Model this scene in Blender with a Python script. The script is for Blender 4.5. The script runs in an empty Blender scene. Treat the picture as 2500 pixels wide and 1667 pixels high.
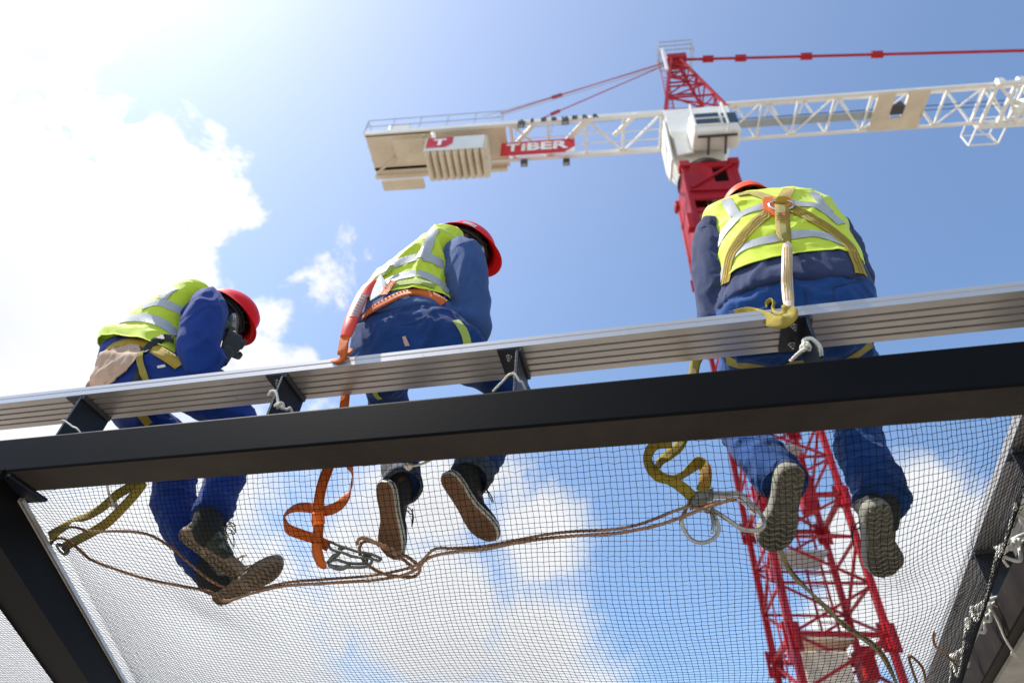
import bpy, bmesh, math, random
import numpy as np
from mathutils import Vector, Matrix, noise
from mathutils.bvhtree import BVHTree
random.seed(7); np.random.seed(7)
S = bpy.context.scene
# ------------------------------------------------------------------ camera
F = 1567.0; CX, CY = 1250.0, 833.5
Zc = np.array([129, 1674.5, -F]); Zc /= np.linalg.norm(Zc)
Xc = np.array([7750., 870., F]); Xc -= Zc*(Xc@Zc); Xc /= np.linalg.norm(Xc)
Yc = np.cross(Zc, Xc)
RM = np.array([Xc, Yc, Zc])                       # camera -> world
cd = bpy.data.cameras.new('camera'); cam = bpy.data.objects.new('camera', cd)
S.collection.objects.link(cam); S.camera = cam
cam.matrix_world = Matrix([list(RM[0])+[0], list(RM[1])+[0], list(RM[2])+[0], [0, 0, 0, 1]])
cd.sensor_width = 36; cd.lens = F/2500*36; cd.clip_start = 0.05; cd.clip_end = 5000
cd.dof.use_dof = True; cd.dof.focus_distance = 2.45; cd.dof.aperture_fstop = 2.3
def ray(px, py): return RM@np.array([px-CX, CY-py, -F])/F
def PD(px, py, d): return Vector(ray(px, py)*d)                     # at a camera depth
def PY(px, py, y): r = ray(px, py); return Vector(r*(y/r[1]))       # on the vertical plane Y = y
def PZ(px, py, z): r = ray(px, py); return Vector(r*(z/r[2]))       # on the level plane Z = z
# ------------------------------------------------------------------ world
SUN = Vector((-0.52, -0.10, 0.85)).normalized()
w = bpy.data.worlds.new('World'); S.world = w; w.use_nodes = True
nt = w.node_tree; N = nt.nodes; L = nt.links
for n in list(N): N.remove(n)
def nd(t, **k):
    n = N.new(t)
    for a, b in k.items(): setattr(n, a, b)
    return n
def M_(op, a, b=None, c=None, clamp=False):
    n = nd('ShaderNodeMath', operation=op); n.use_clamp = clamp
    for i, v in enumerate((a, b, c)):
        if v is None: continue
        if isinstance(v, (int, float)): n.inputs[i].default_value = v
        else: L.new(v, n.inputs[i])
    return n.outputs[0]
out = nd('ShaderNodeOutputWorld'); bg = nd('ShaderNodeBackground')
sky = nd('ShaderNodeTexSky', sky_type='NISHITA', sun_disc=False)
sky.sun_elevation = math.asin(SUN.z); sky.sun_rotation = math.atan2(SUN.x, SUN.y)
sky.altitude = 300; sky.air_density = 1.0; sky.dust_density = 0.45; sky.ozone_density = 1.6
tc = nd('ShaderNodeTexCoord'); GEN = tc.outputs['Generated']
nz = nd('ShaderNodeTexNoise'); nz.inputs['Scale'].default_value = 5.5; nz.inputs['Detail'].default_value = 12; nz.inputs['Roughness'].default_value = 0.66
nz.inputs['Distortion'].default_value = 0.25
L.new(GEN, nz.inputs['Vector'])
nz2 = nd('ShaderNodeTexNoise'); nz2.inputs['Scale'].default_value = 2.6; nz2.inputs['Detail'].default_value = 6
L.new(GEN, nz2.inputs['Vector'])
# cloud banks: (direction, angular radius, weight)
CL = [(250, 420, 330, 1.5), (60, 700, 400, 1.9), (430, 470, 190, 1.3), (395, 640, 200, 1.4), (60, 1000, 360, 1.9), (0, 150, 260, .75), (540, 500, 95, .9), (180, 150, 170, .7),
      (785, 690, 95, .36), (665, 770, 75, .75), (640, 880, 100, .8), (740, 890, 60, .7), (470, 830, 170, .7),
      (150, 1500, 520, 1.5), (560, 1560, 400, 1.5), (900, 1450, 330, 1.2), (1020, 1230, 220, 1.2), (1300, 1290, 190, 1.3), (500, 1230, 260, 1.0), (1060, 1490, 260, 1.6), (1300, 1560, 190, 1.2), (1180, 1180, 130, .8), (1250, 1590, 260, .8), (1450, 1700, 200, .75), (650, 1200, 190, .55),
      (2260, 1230, 150, 1.4), (2380, 1330, 200, 1.7), (2180, 1440, 230, 1.6), (2400, 1600, 300, 1.8), (2060, 1560, 170, 1.3), (2080, 1300, 110, 1.1)]
den = None
for px, py, r, wt in CL:
    c = ray(px, py); k = np.linalg.norm(c); c = c/k
    vm = nd('ShaderNodeVectorMath', operation='DISTANCE'); L.new(GEN, vm.inputs[0]); vm.inputs[1].default_value = tuple(c)
    rr = r/F/k/k**0.5
    v = M_('MULTIPLY', M_('SUBTRACT', 1.0, M_('DIVIDE', vm.outputs['Value'], rr)), wt)
    den = v if den is None else M_('SMOOTH_MAX', den, v, 0.25)
den = M_('MAXIMUM', den, -0.9)
nw = nd('ShaderNodeTexNoise'); nw.inputs['Scale'].default_value = 9; nw.inputs['Detail'].default_value = 6; L.new(GEN, nw.inputs['Vector'])
wv_ = nd('ShaderNodeVectorMath', operation='SUBTRACT'); L.new(nw.outputs['Color'], wv_.inputs[0]); wv_.inputs[1].default_value = (.5, .5, .5)
ws_ = nd('ShaderNodeVectorMath', operation='MULTIPLY_ADD'); L.new(wv_.outputs[0], ws_.inputs[0]); ws_.inputs[1].default_value = (.30, .30, .30); L.new(GEN, ws_.inputs[2])
for px, py, r, wt in [(140, 190, 100, 2.2), (40, 310, 100, 2.2), (185, 355, 80, 2.0), (400, 240, 60, 1.5)]:    # thin places in the high bank
    c = ray(px, py); k = np.linalg.norm(c); c = c/k
    vm = nd('ShaderNodeVectorMath', operation='DISTANCE'); L.new(ws_.outputs[0], vm.inputs[0]); vm.inputs[1].default_value = tuple(c)
    den = M_('SUBTRACT', den, M_('MULTIPLY', M_('SUBTRACT', 1.0, M_('DIVIDE', vm.outputs['Value'], r/F/k/k**0.5), None, True), wt))
sp = nd('ShaderNodeSeparateXYZ'); L.new(GEN, sp.inputs[0]); hm_ = nd('ShaderNodeMapRange'); L.new(sp.outputs[2], hm_.inputs[0]); hm_.inputs[1].default_value = .48; hm_.inputs[2].default_value = .62
HI = hm_.outputs[0]                       # the low clouds are soft and broad, the high bank is crisp
nn = M_('MULTIPLY', M_('SUBTRACT', nz.outputs['Fac'], 0.5), M_('ADD', 2.4, M_('MULTIPLY', HI, 1.5)))
d2 = M_('ADD', den, nn)
mr = nd('ShaderNodeMapRange', interpolation_type='SMOOTHSTEP'); L.new(d2, mr.inputs[0])
mr.inputs[1].default_value = -0.02; L.new(M_('SUBTRACT', 0.75, M_('MULTIPLY', HI, 0.37)), mr.inputs[2])
# brightness of the cloud: denser parts underneath are greyer, towards the sun glaring white
sd = nd('ShaderNodeVectorMath', operation='DOT_PRODUCT'); L.new(GEN, sd.inputs[0]); sd.inputs[1].default_value = tuple(SUN)
glow = M_('POWER', M_('MAXIMUM', sd.outputs['Value'], 0.0), 10.0)
glow2 = M_('POWER', M_('MAXIMUM', sd.outputs['Value'], 0.0), 22.0)
shade = M_('MULTIPLY', M_('SUBTRACT', nz2.outputs['Fac'], 0.5), 1.3)
CB = 6.6
cb = M_('ADD', M_('ADD', CB*0.97, M_('MULTIPLY', shade, -CB*0.55)), M_('MULTIPLY', glow, CB*0.7))
crgb = nd('ShaderNodeCombineXYZ'); 
L.new(M_('MULTIPLY', cb, 0.965), crgb.inputs[0]); L.new(M_('MULTIPLY', cb, 0.985), crgb.inputs[1]); L.new(M_('MULTIPLY', cb, 1.02), crgb.inputs[2])
# thin bright veil of haze around the sun
veil = nd('ShaderNodeMixRGB', blend_type='ADD'); veil.inputs[0].default_value = 1
skm = nd('ShaderNodeMixRGB', blend_type='MULTIPLY'); skm.inputs[0].default_value = 1
L.new(sky.outputs[0], skm.inputs[1]); skm.inputs[2].default_value = (1.50, 1.57, 1.60, 1)
L.new(skm.outputs[0], veil.inputs[1])
gv = nd('ShaderNodeCombineXYZ'); glow0 = M_('POWER', M_('MAXIMUM', sd.outputs['Value'], 0.0), 3.0); g3 = M_('ADD', M_('MULTIPLY', glow0, 2.0), M_('ADD', M_('MULTIPLY', glow, 0.9), M_('MULTIPLY', glow2, 1.5)))
L.new(g3, gv.inputs[0]); L.new(M_('MULTIPLY', g3, 0.88), gv.inputs[1]); L.new(M_('MULTIPLY', g3, 0.74), gv.inputs[2])
L.new(gv.outputs[0], veil.inputs[2])
mx = nd('ShaderNodeMixRGB'); L.new(mr.outputs[0], mx.inputs[0]); L.new(veil.outputs[0], mx.inputs[1]); L.new(crgb.outputs[0], mx.inputs[2])
L.new(mx.outputs[0], bg.inputs[0]); bg.inputs[1].default_value = 0.10
L.new(bg.outputs[0], out.inputs[0])
w.cycles.sampling_method = 'MANUAL'; w.cycles.sample_map_resolution = 512
sl = bpy.data.lights.new('sun', 'SUN'); sl.energy = 5.0; sl.angle = math.radians(0.5); sl.color = (1.0, 0.95, 0.87)
so = bpy.data.objects.new('sun', sl); S.collection.objects.link(so); so.rotation_euler = SUN.to_track_quat('Z', 'Y').to_euler()
S.view_settings.view_transform = 'Standard'; S.view_settings.look = 'None'; S.view_settings.gamma = 1
S.view_settings.exposure = 0.60
# ------------------------------------------------------------------ materials
MAT = {}
def mat(name, col, rough=0.6, metal=0.0, bump=0.0, bscale=60, var=0.0, vscale=6, spec=0.5, kind='noise', trans=0.0, alpha=1.0, stretch=None, coat=0, sheen=0, dirt=None, dscale=9, dthr=0.6):
    m = bpy.data.materials.new(name); m.use_nodes = True; nt = m.node_tree; ns, ls = nt.nodes, nt.links
    b = ns['Principled BSDF']; c = tuple(col)+(1,)
    b.inputs['Base Color'].default_value = c; b.inputs['Roughness'].default_value = rough; b.inputs['Metallic'].default_value = metal
    b.inputs['Specular IOR Level'].default_value = spec
    if coat: b.inputs['Coat Weight'].default_value = coat
    if sheen: b.inputs['Sheen Weight'].default_value = sheen
    if alpha < 1: b.inputs['Alpha'].default_value = alpha
    t = ns.new('ShaderNodeTexCoord'); mp = ns.new('ShaderNodeMapping'); ls.new(t.outputs['Object'], mp.inputs[0])
    if stretch: mp.inputs['Scale'].default_value = stretch
    colsock = None
    if var > 0:
        n = ns.new('ShaderNodeTexNoise'); n.inputs['Scale'].default_value = vscale; n.inputs['Detail'].default_value = 7; n.inputs['Roughness'].default_value = 0.65
        ls.new(mp.outputs[0], n.inputs['Vector'])
        r = ns.new('ShaderNodeMapRange'); ls.new(n.outputs['Fac'], r.inputs[0]); r.inputs[1].default_value = 0.3; r.inputs[2].default_value = 0.7
        r.inputs[3].default_value = 1-var; r.inputs[4].default_value = 1+var
        h = ns.new('ShaderNodeVectorMath'); h.operation = 'SCALE'; h.inputs[0].default_value = col; ls.new(r.outputs[0], h.inputs['Scale'])
        colsock = h.outputs[0]
    if dirt:
        n = ns.new('ShaderNodeTexNoise'); n.inputs['Scale'].default_value = dscale; n.inputs['Detail'].default_value = 9; n.inputs['Roughness'].default_value = 0.7
        ls.new(t.outputs['Object'], n.inputs['Vector'])
        r = ns.new('ShaderNodeMapRange'); ls.new(n.outputs['Fac'], r.inputs[0]); r.inputs[1].default_value = dthr; r.inputs[2].default_value = dthr+0.12
        mxx = ns.new('ShaderNodeMixRGB'); ls.new(r.outputs[0], mxx.inputs[0]); mxx.inputs[2].default_value = tuple(dirt)+(1,)
        if colsock: ls.new(colsock, mxx.inputs[1])
        else: mxx.inputs[1].default_value = c
        colsock = mxx.outputs[0]
    if colsock: ls.new(colsock, b.inputs['Base Color'])
    if bump > 0:
        if kind == 'wave':
            n = ns.new('ShaderNodeTexWave'); n.inputs['Scale'].default_value = bscale; n.inputs['Distortion'].default_value = 0.3
        elif kind == 'voronoi':
            n = ns.new('ShaderNodeTexVoronoi'); n.inputs['Scale'].default_value = bscale
        else:
            n = ns.new('ShaderNodeTexNoise'); n.inputs['Scale'].default_value = bscale; n.inputs['Detail'].default_value = 5
        ls.new(mp.outputs[0], n.inputs['Vector'])
        bp = ns.new('ShaderNodeBump'); bp.inputs['Strength'].default_value = bump; bp.inputs['Distance'].default_value = 0.004
        ls.new(n.outputs[0], bp.inputs['Height']); ls.new(bp.outputs[0], b.inputs['Normal'])
    if trans > 0:
        tr = ns.new('ShaderNodeBsdfTranslucent'); tr.inputs[0].default_value = c
        ms = ns.new('ShaderNodeMixShader'); ms.inputs[0].default_value = trans
        ls.new(b.outputs[0], ms.inputs[1]); ls.new(tr.outputs[0], ms.inputs[2]); ls.new(ms.outputs[0], ns['Material Output'].inputs[0])
    MAT[name] = m; return m
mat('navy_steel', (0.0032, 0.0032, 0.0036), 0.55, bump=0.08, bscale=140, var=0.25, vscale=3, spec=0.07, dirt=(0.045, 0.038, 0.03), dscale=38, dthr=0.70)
mat('navy_bracket', (0.006, 0.009, 0.017), 0.38, bump=0.25, bscale=160, spec=0.5, var=0.2, vscale=20)
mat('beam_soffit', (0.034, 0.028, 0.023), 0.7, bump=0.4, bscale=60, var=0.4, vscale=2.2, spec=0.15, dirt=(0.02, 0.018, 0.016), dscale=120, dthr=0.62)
mat('weld', (0.05, 0.05, 0.055), 0.5, bump=0.8, bscale=220)
mat('grey_steel', (0.018, 0.014, 0.012), 0.8, bump=0.15, bscale=80, var=0.35, vscale=5, spec=0.08, dirt=(0.05, 0.035, 0.025), dscale=8, dthr=0.6)
mat('aluminium', (0.58, 0.55, 0.52), 0.36, metal=0.65, bump=0.05, bscale=200, var=0.07, vscale=5, stretch=(0.25, 8, 8), dirt=(0.26, 0.22, 0.18), dscale=17, dthr=0.655)
mat('steel', (0.55, 0.55, 0.53), 0.25, metal=0.9, bump=0.1, bscale=120, var=0.1)
mat('hook_steel', (0.40, 0.39, 0.35), 0.38, metal=0.7, bump=0.25, bscale=90, var=0.25, vscale=40, dirt=(0.2, 0.17, 0.12), dscale=50, dthr=0.6)
mat('hook_dark', (0.13, 0.13, 0.115), 0.45, metal=0.6, bump=0.3, bscale=90, var=0.3, vscale=50)
mat('vest', (0.62, 0.755, 0.03), 0.62, bump=0.25, bscale=700, trans=0.12, var=0.10, vscale=7, dirt=(0.42, 0.50, 0.05), dscale=7, dthr=0.64, spec=0.3, sheen=0.2)
mat('tape', (0.42, 0.43, 0.42), 0.45, metal=0.15, bump=0.3, bscale=160, var=0.08, vscale=25)
mat('piping', (0.72, 0.95, 0.10), 0.6)
mat('royal', (0.006, 0.035, 0.21), 0.85, bump=0.5, bscale=900, var=0.22, vscale=9, spec=0.2, sheen=0.1)
mat('trouser', (0.004, 0.033, 0.140), 0.85, bump=0.5, bscale=900, var=0.25, vscale=9, spec=0.2, sheen=0.1)
mat('trouser_light', (0.007, 0.052, 0.20), 0.85, bump=0.5, bscale=900, var=0.25, vscale=9, spec=0.2, sheen=0.1)
mat('jacket_faded', (0.032, 0.075, 0.21), 0.85, bump=0.5, bscale=800, var=0.2, vscale=8, spec=0.2, sheen=0.1)
mat('jacket_grey', (0.024, 0.038, 0.100), 0.85, bump=0.5, bscale=800, var=0.2, vscale=8, spec=0.2, sheen=0.1)
mat('denim', (0.06, 0.075, 0.10), 0.9, bump=0.6, bscale=500, var=0.4, vscale=30)
mat('apron', (0.46, 0.31, 0.22), 0.85, bump=0.4, bscale=300, var=0.13, vscale=10)
mat('webbing_yellow', (0.60, 0.40, 0.03), 0.7, bump=0.7, bscale=260, kind='wave', var=0.18, vscale=16)
mat('webbing_khaki', (0.50, 0.38, 0.045), 0.7, bump=0.7, bscale=260, kind='wave', var=0.22, vscale=14)
mat('webbing_orange', (0.85, 0.16, 0.008), 0.65, bump=0.7, bscale=260, kind='wave', var=0.12, vscale=16)
mat('webbing_lime', (0.47, 0.60, 0.10), 0.7, bump=0.7, bscale=260, kind='wave', var=0.1)
mat('webbing_black', (0.012, 0.012, 0.013), 0.6, bump=0.6, bscale=260, kind='wave')
mat('pack_red', (0.72, 0.05, 0.015), 0.35, coat=0.1, var=0.15, vscale=20)
mat('pack_label', (0.42, 0.24, 0.22), 0.3, coat=0.5, var=0.1, vscale=60)
mat('ink', (0.05, 0.03, 0.04), 0.5)
mat('pack_cream', (0.60, 0.47, 0.34), 0.4, bump=0.3, bscale=200, var=0.15, vscale=60, coat=0.3)
mat('thread_red', (0.45, 0.03, 0.015), 0.8)
mat('thread_black', (0.02, 0.015, 0.01), 0.8)
mat('plastic_orange', (0.95, 0.17, 0.01), 0.35, coat=0.3)
mat('helmet_red', (0.72, 0.004, 0.004), 0.36, coat=0.0, spec=0.16, var=0.05)
mat('helmet_orange', (0.85, 0.085, 0.015), 0.4, coat=0.0, spec=0.3)
mat('helmet_liner', (0.02, 0.018, 0.018), 0.7, bump=0.3)
mat('sticker', (0.6, 0.6, 0.58), 0.5, var=0.3, vscale=70)
mat('skin', (0.10, 0.05, 0.03), 0.5, bump=0.2, bscale=200, var=0.1)
mat('balaclava', (0.035, 0.045, 0.030), 0.9, bump=0.4, bscale=300, var=0.6, vscale=25, dirt=(0.34, 0.36, 0.30), dscale=15, dthr=0.53)
mat('glove', (0.018, 0.018, 0.020), 0.75, bump=0.6, bscale=320)
mat('lens', (0.25, 0.3, 0.32), 0.08, metal=0.4, coat=1)
mat('black_plastic', (0.012, 0.012, 0.013), 0.35)
mat('sole_tan', (0.37, 0.20, 0.105), 0.8, bump=0.9, bscale=95, kind='wave', var=0.15, vscale=30)
mat('rubber_white', (0.58, 0.55, 0.45), 0.6, var=0.15, vscale=30)
mat('canvas_black', (0.018, 0.02, 0.02), 0.85, bump=0.5, bscale=500, var=0.3, vscale=25)
mat('sole_grey', (0.095, 0.085, 0.062), 0.85, bump=1.0, bscale=45, kind='voronoi', var=0.25, vscale=35, dirt=(0.30, 0.27, 0.20), dscale=60, dthr=0.58)
mat('upper_grey', (0.24, 0.235, 0.20), 0.8, bump=0.4, bscale=200, var=0.2, vscale=20)
mat('boot_brown', (0.13, 0.10, 0.075), 0.8, bump=0.5, bscale=180, var=0.35, vscale=16)
mat('sole_cream', (0.27, 0.20, 0.135), 0.8, bump=0.5, bscale=120, var=0.2, vscale=22)
mat('rope_tan', (0.30, 0.17, 0.10), 0.9, bump=1.0, bscale=170, var=0.4, vscale=60)
mat('rope_khaki', (0.22, 0.17, 0.09), 0.9, bump=1.0, bscale=170, var=0.3, vscale=40)
mat('cord_white', (0.68, 0.65, 0.57), 0.85, bump=1.0, bscale=260, var=0.15, vscale=40)
mat('net_black', (0.006, 0.0065, 0.009), 0.8, spec=0.1)
mat('tread_tan', (0.22, 0.115, 0.06), 0.8)
mat('tread_grey', (0.20, 0.185, 0.14), 0.85, dirt=(0.3, 0.27, 0.2), dscale=80)
mat('tread_cream', (0.12, 0.09, 0.06), 0.85)
mat('crane_red', (0.36, 0.006, 0.012), 0.5, var=0.15, vscale=1.5, spec=0.3, dirt=(0.45, 0.12, 0.11), dscale=1.7, dthr=0.66)
mat('crane_panel', (0.40, 0.05, 0.075), 0.5, var=0.12, vscale=1.0)
mat('crane_white', (0.78, 0.755, 0.69), 0.5, var=0.08, vscale=1.2, dirt=(0.42, 0.33, 0.22), dscale=2.2, dthr=0.66)
mat('crane_cream', (0.66, 0.57, 0.43), 0.7, var=0.12, vscale=0.9, dirt=(0.45, 0.30, 0.15), dscale=1.4, dthr=0.6)
mat('crane_grey', (0.36, 0.40, 0.42), 0.5)
mat('crane_dark', (0.05, 0.045, 0.045), 0.5)
mat('cab_glass', (0.015, 0.03, 0.045), 0.08, spec=0.8)
mat('sign_red', (0.62, 0.018, 0.028), 0.5)
mat('sign_white', (0.85, 0.85, 0.83), 0.5)
mat('letter_black', (0.01, 0.012, 0.018), 0.5)
mat('concrete', (0.36, 0.34, 0.30), 0.9, bump=0.8, bscale=30, var=0.22, vscale=5, dirt=(0.2, 0.18, 0.15), dscale=11, dthr=0.62)
mat('ground', (0.25, 0.225, 0.19), 0.95, bump=0.6, bscale=4, var=0.25, vscale=0.5)
# ------------------------------------------------------------------ object helpers
def link(name, verts, faces, m, parent=None, smooth=True, mats=None, midx=None):
    me = bpy.data.meshes.new(name); me.from_pydata([tuple(v) for v in verts], [], [tuple(f) for f in faces])
    for mm in (mats or [m]): me.materials.append(MAT[mm] if isinstance(mm, str) else mm)
    if midx is not None: me.polygons.foreach_set('material_index', midx)
    if smooth: me.polygons.foreach_set('use_smooth', [True]*len(me.polygons))
    me.update()
    o = bpy.data.objects.new(name, me); S.collection.objects.link(o)
    if parent is not None: o.parent = parent
    return o
def tag(o, label=None, cat=None, group=None, kind=None):
    if label: o['label'] = label
    if cat: o['category'] = cat
    if group: o['group'] = group
    if kind: o['kind'] = kind
    return o
def empty(name, loc, label, cat, group=None):
    o = bpy.data.objects.new(name, None); S.collection.objects.link(o); o.location = loc; o.empty_display_size = 0.1
    bpy.context.view_layer.update()
    o['_off'] = 1; del o['_off']
    return tag(o, label, cat, group)
def under(root, o):                       # meshes are modelled in world coordinates, then hung under their root
    o.parent = root; o.matrix_parent_inverse = Matrix.Translation(-Vector(root.location)) if root.type == 'EMPTY' else Matrix.Identity(4)
    return o
class MB:
    def __init__(s): s.v = []; s.f = []; s.m = []; s.sm = []
    def add(s, vs, fs, mi=0):
        k = len(s.v); s.v += [Vector(v) for v in vs]; s.f += [tuple(k+i for i in f) for f in fs]; s.m += [mi]*len(fs)
    def box(s, o, ax, ay, az, mi=0, bev=0.0):     # centre and three half-axis vectors
        o = Vector(o); ax, ay, az = Vector(ax), Vector(ay), Vector(az)
        if bev > 0:
            bm = bmesh.new(); bmesh.ops.create_cube(bm, size=2)
            T = Matrix(((ax.x, ay.x, az.x, o.x), (ax.y, ay.y, az.y, o.y), (ax.z, ay.z, az.z, o.z), (0, 0, 0, 1)))
            for v in bm.verts: v.co = T@v.co
            bmesh.ops.bevel(bm, geom=bm.edges[:], offset=bev, segments=2, affect='EDGES', profile=0.5)
            bm.verts.ensure_lookup_table(); bm.verts.index_update()
            s.add([v.co.copy() for v in bm.verts], [[v.index for v in f.verts] for f in bm.faces], mi); bm.free(); return
        vs = [o+i*ax+j*ay+k*az for i in (-1, 1) for j in (-1, 1) for k in (-1, 1)]
        s.add(vs, [(0, 1, 3, 2), (4, 6, 7, 5), (0, 4, 5, 1), (2, 3, 7, 6), (0, 2, 6, 4), (1, 5, 7, 3)], mi)
    def bar(s, a, b, wx, wy=None, up=(0, 0, 1), mi=0, bev=0):
        a, b = Vector(a), Vector(b); d = (b-a); l = d.length; d.normalize(); u = Vector(up)
        if abs(d.dot(u)) > 0.95: u = Vector((1, 0, 0))
        x = d.cross(u).normalized(); y = x.cross(d).normalized(); wy = wx if wy is None else wy
        s.box((a+b)/2, d*l/2, x*wx/2, y*wy/2, mi, bev)
    def tube(s, pts, rad, n=8, mi=0, res=0, closed=False, caps=True, flat=1.0):
        P, R = smooth_path(pts, rad, res, closed)
        rings = sweep(P, R, n, closed, flat)
        k = len(s.v); m = len(rings)
        vs = [p for r in rings for p in r]; fs = []
        for i in range(m if closed else m-1):
            for j in range(n):
                a = i*n+j; b = i*n+(j+1) % n; i2 = (i+1) % m
                fs.append((a, b, i2*n+(j+1) % n, i2*n+j))
        if caps and not closed: fs.append(tuple(range(n-1, -1, -1))); fs.append(tuple((m-1)*n+j for j in range(n)))
        s.add(vs, fs, mi)
    def ell(s, c, ax, ay, az, nu=16, nv=10, mi=0):
        c = Vector(c); vs = [c+Vector(az)]; fs = []
        for i in range(1, nv):
            t = math.pi*i/nv
            for j in range(nu):
                p = 2*math.pi*j/nu; vs.append(c+Vector(az)*math.cos(t)+(Vector(ax)*math.cos(p)+Vector(ay)*math.sin(p))*math.sin(t))
        vs.append(c-Vector(az)); n = len(vs)-1
        for j in range(nu): fs.append((0, 1+j, 1+(j+1) % nu)); fs.append((n, 1+(nv-2)*nu+(j+1) % nu, 1+(nv-2)*nu+j))
        for i in range(nv-2):
            for j in range(nu):
                a = 1+i*nu; fs.append((a+j, a+nu+j, a+nu+(j+1) % nu, a+(j+1) % nu))
        s.add(vs, fs, mi)
    def poly(s, pts, depth_vec, mi=0):            # extruded polygon
        n = len(pts); d = Vector(depth_vec); vs = [Vector(p) for p in pts]+[Vector(p)+d for p in pts]
        s.add(vs, [tuple(range(n))[::-1], tuple(range(n, 2*n))]+[(i, (i+1) % n, n+(i+1) % n, n+i) for i in range(n)], mi)
    def build(s, name, m, root=None, smooth=False, mats=None):
        o = link(name, s.v, s.f, m, None, smooth, mats, s.m if mats else None)
        if root is not None: under(root, o)
        return o
def autosmooth(o, ang=0.7):
    me = o.data; bm = bmesh.new(); bm.from_mesh(me)
    for e in bm.edges:
        if len(e.link_faces) == 2 and e.calc_face_angle(0) > ang: e.smooth = False
    for f in bm.faces: f.smooth = True
    bm.to_mesh(me); bm.free(); return o
def cr(p0, p1, p2, p3, t):
    return 0.5*((2*p1)+(p2-p0)*t+(2*p0-5*p1+4*p2-p3)*t*t+(3*p1-p0-3*p2+p3)*t*t*t)
def smooth_path(pts, rad, res=0, closed=False):
    P = [Vector(p) for p in pts]; n = len(P)
    Rr = [rad]*n if isinstance(rad, (int, float)) else list(rad)
    if res <= 0: return P, Rr
    oP, oR = [], []
    rng = n if closed else n-1
    for i in range(rng):
        g = (lambda k: k % n) if closed else (lambda k: min(max(k, 0), n-1))
        for q in range(res):
            t = q/res
            oP.append(cr(P[g(i-1)], P[g(i)], P[g(i+1)], P[g(i+2)], t)); oR.append(cr(Rr[g(i-1)], Rr[g(i)], Rr[g(i+1)], Rr[g(i+2)], t))
    if not closed: oP.append(P[-1]); oR.append(Rr[-1])
    return oP, oR
def frames(P, closed=False):
    n = len(P); T = []
    for i in range(n):
        a = P[(i-1) % n] if (closed or i > 0) else P[0]; b = P[(i+1) % n] if (closed or i < n-1) else P[-1]
        d = (b-a); T.append(d.normalized() if d.length > 1e-9 else Vector((0, 0, 1)))
    u = Vector((0, 0, 1)) if abs(T[0].z) < 0.9 else Vector((1, 0, 0)); u = (u-T[0]*u.dot(T[0])).normalized(); U = [u]
    for i in range(1, n):
        u = U[-1]-T[i]*U[-1].dot(T[i]); U.append(u.normalized() if u.length > 1e-6 else U[-1])
    return T, U
def sweep(P, R, n, closed=False, flat=1.0):
    T, U = frames(P, closed); out = []
    for p, r, t, u in zip(P, R, T, U):
        v = t.cross(u); out.append([p+u*math.cos(a)*r+v*math.sin(a)*r*flat for a in [2*math.pi*k/n for k in range(n)]])
    return out
def twisted(pts, rad, strands=3, pitch=0.05, n=6, res=8, spread=0.55):  # laid rope: strands wound around a line
    mb = MB(); P, R = smooth_path(pts, rad, res)
    Q = [P[0]]; RR = [R[0]]
    step = pitch/7
    for i in range(1, len(P)):                      # resample evenly
        a, b = P[i-1], P[i]; k = max(1, int((b-a).length/step))
        for j in range(1, k+1): Q.append(a.lerp(b, j/k)); RR.append(R[i-1]+(R[i]-R[i-1])*j/k)
    T, U = frames(Q); s = 0; ph = [0]
    for i in range(1, len(Q)): s += (Q[i]-Q[i-1]).length; ph.append(2*math.pi*s/pitch)
    for k in range(strands):
        pp = []
        for q, r, t, u, a in zip(Q, RR, T, U, ph):
            v = t.cross(u); an = a+2*math.pi*k/strands; pp.append(q+(u*math.cos(an)+v*math.sin(an))*r*spread)
        mb.tube(pp, [r*0.58 for r in RR], n)
    return mb
def ribbon(mb, P, Nn, width, thick=0.0022, mi=0, nac=3, bulge=0.0):   # flat webbing along points with normals
    n = len(P); top = []; bot = []
    W = [width]*n if isinstance(width, (int, float)) else width
    for i in range(n):
        t = (P[min(i+1, n-1)]-P[max(i-1, 0)]).normalized(); x = t.cross(Nn[i]).normalized(); nn = x.cross(t).normalized()
        if nn.dot(Nn[i]) < 0: nn = -nn
        for k in range(nac+1):
            f = k/nac*2-1; c = P[i]+x*f*W[i]/2
            top.append(c+nn*thick/2); bot.append(c-nn*thick/2)
    q = nac+1; vs = top+bot; o = len(top); fs = []
    for i in range(n-1):
        for k in range(nac):
            a = i*q+k; fs.append((a, a+1, a+q+1, a+q)); fs.append((o+a, o+a+q, o+a+q+1, o+a+1))
        a = i*q; fs.append((a, a+q, o+a+q, o+a)); a = i*q+nac; fs.append((a, o+a, o+a+q, a+q))
    fs.append(tuple(range(q))+tuple(o+k for k in range(q-1, -1, -1)))
    a = (n-1)*q; fs.append(tuple(a+k for k in range(q-1, -1, -1))+tuple(o+a+k for k in range(q)))
    mb.add(vs, fs, mi)
def free_ribbon(mb, pts, width, twist=None, res=8, mi=0, thick=0.0022, base=(0, -0.8, -0.6)):
    P, _ = smooth_path(pts, 0.0, res); n = len(P)
    tw = twist or [0]*len(pts); _, TW = smooth_path(pts, [float(a) for a in tw], res)
    N2 = []
    for i in range(n):
        t = (P[min(i+1, n-1)]-P[max(i-1, 0)]).normalized(); b = Vector(base); b = (b-t*b.dot(t))
        b = b.normalized() if b.length > 1e-3 else Vector((1, 0, 0))
        N2.append(Matrix.Rotation(math.radians(TW[i]), 3, t)@b)
    ribbon(mb, P, N2, width, thick, mi)
    return P, N2
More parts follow.
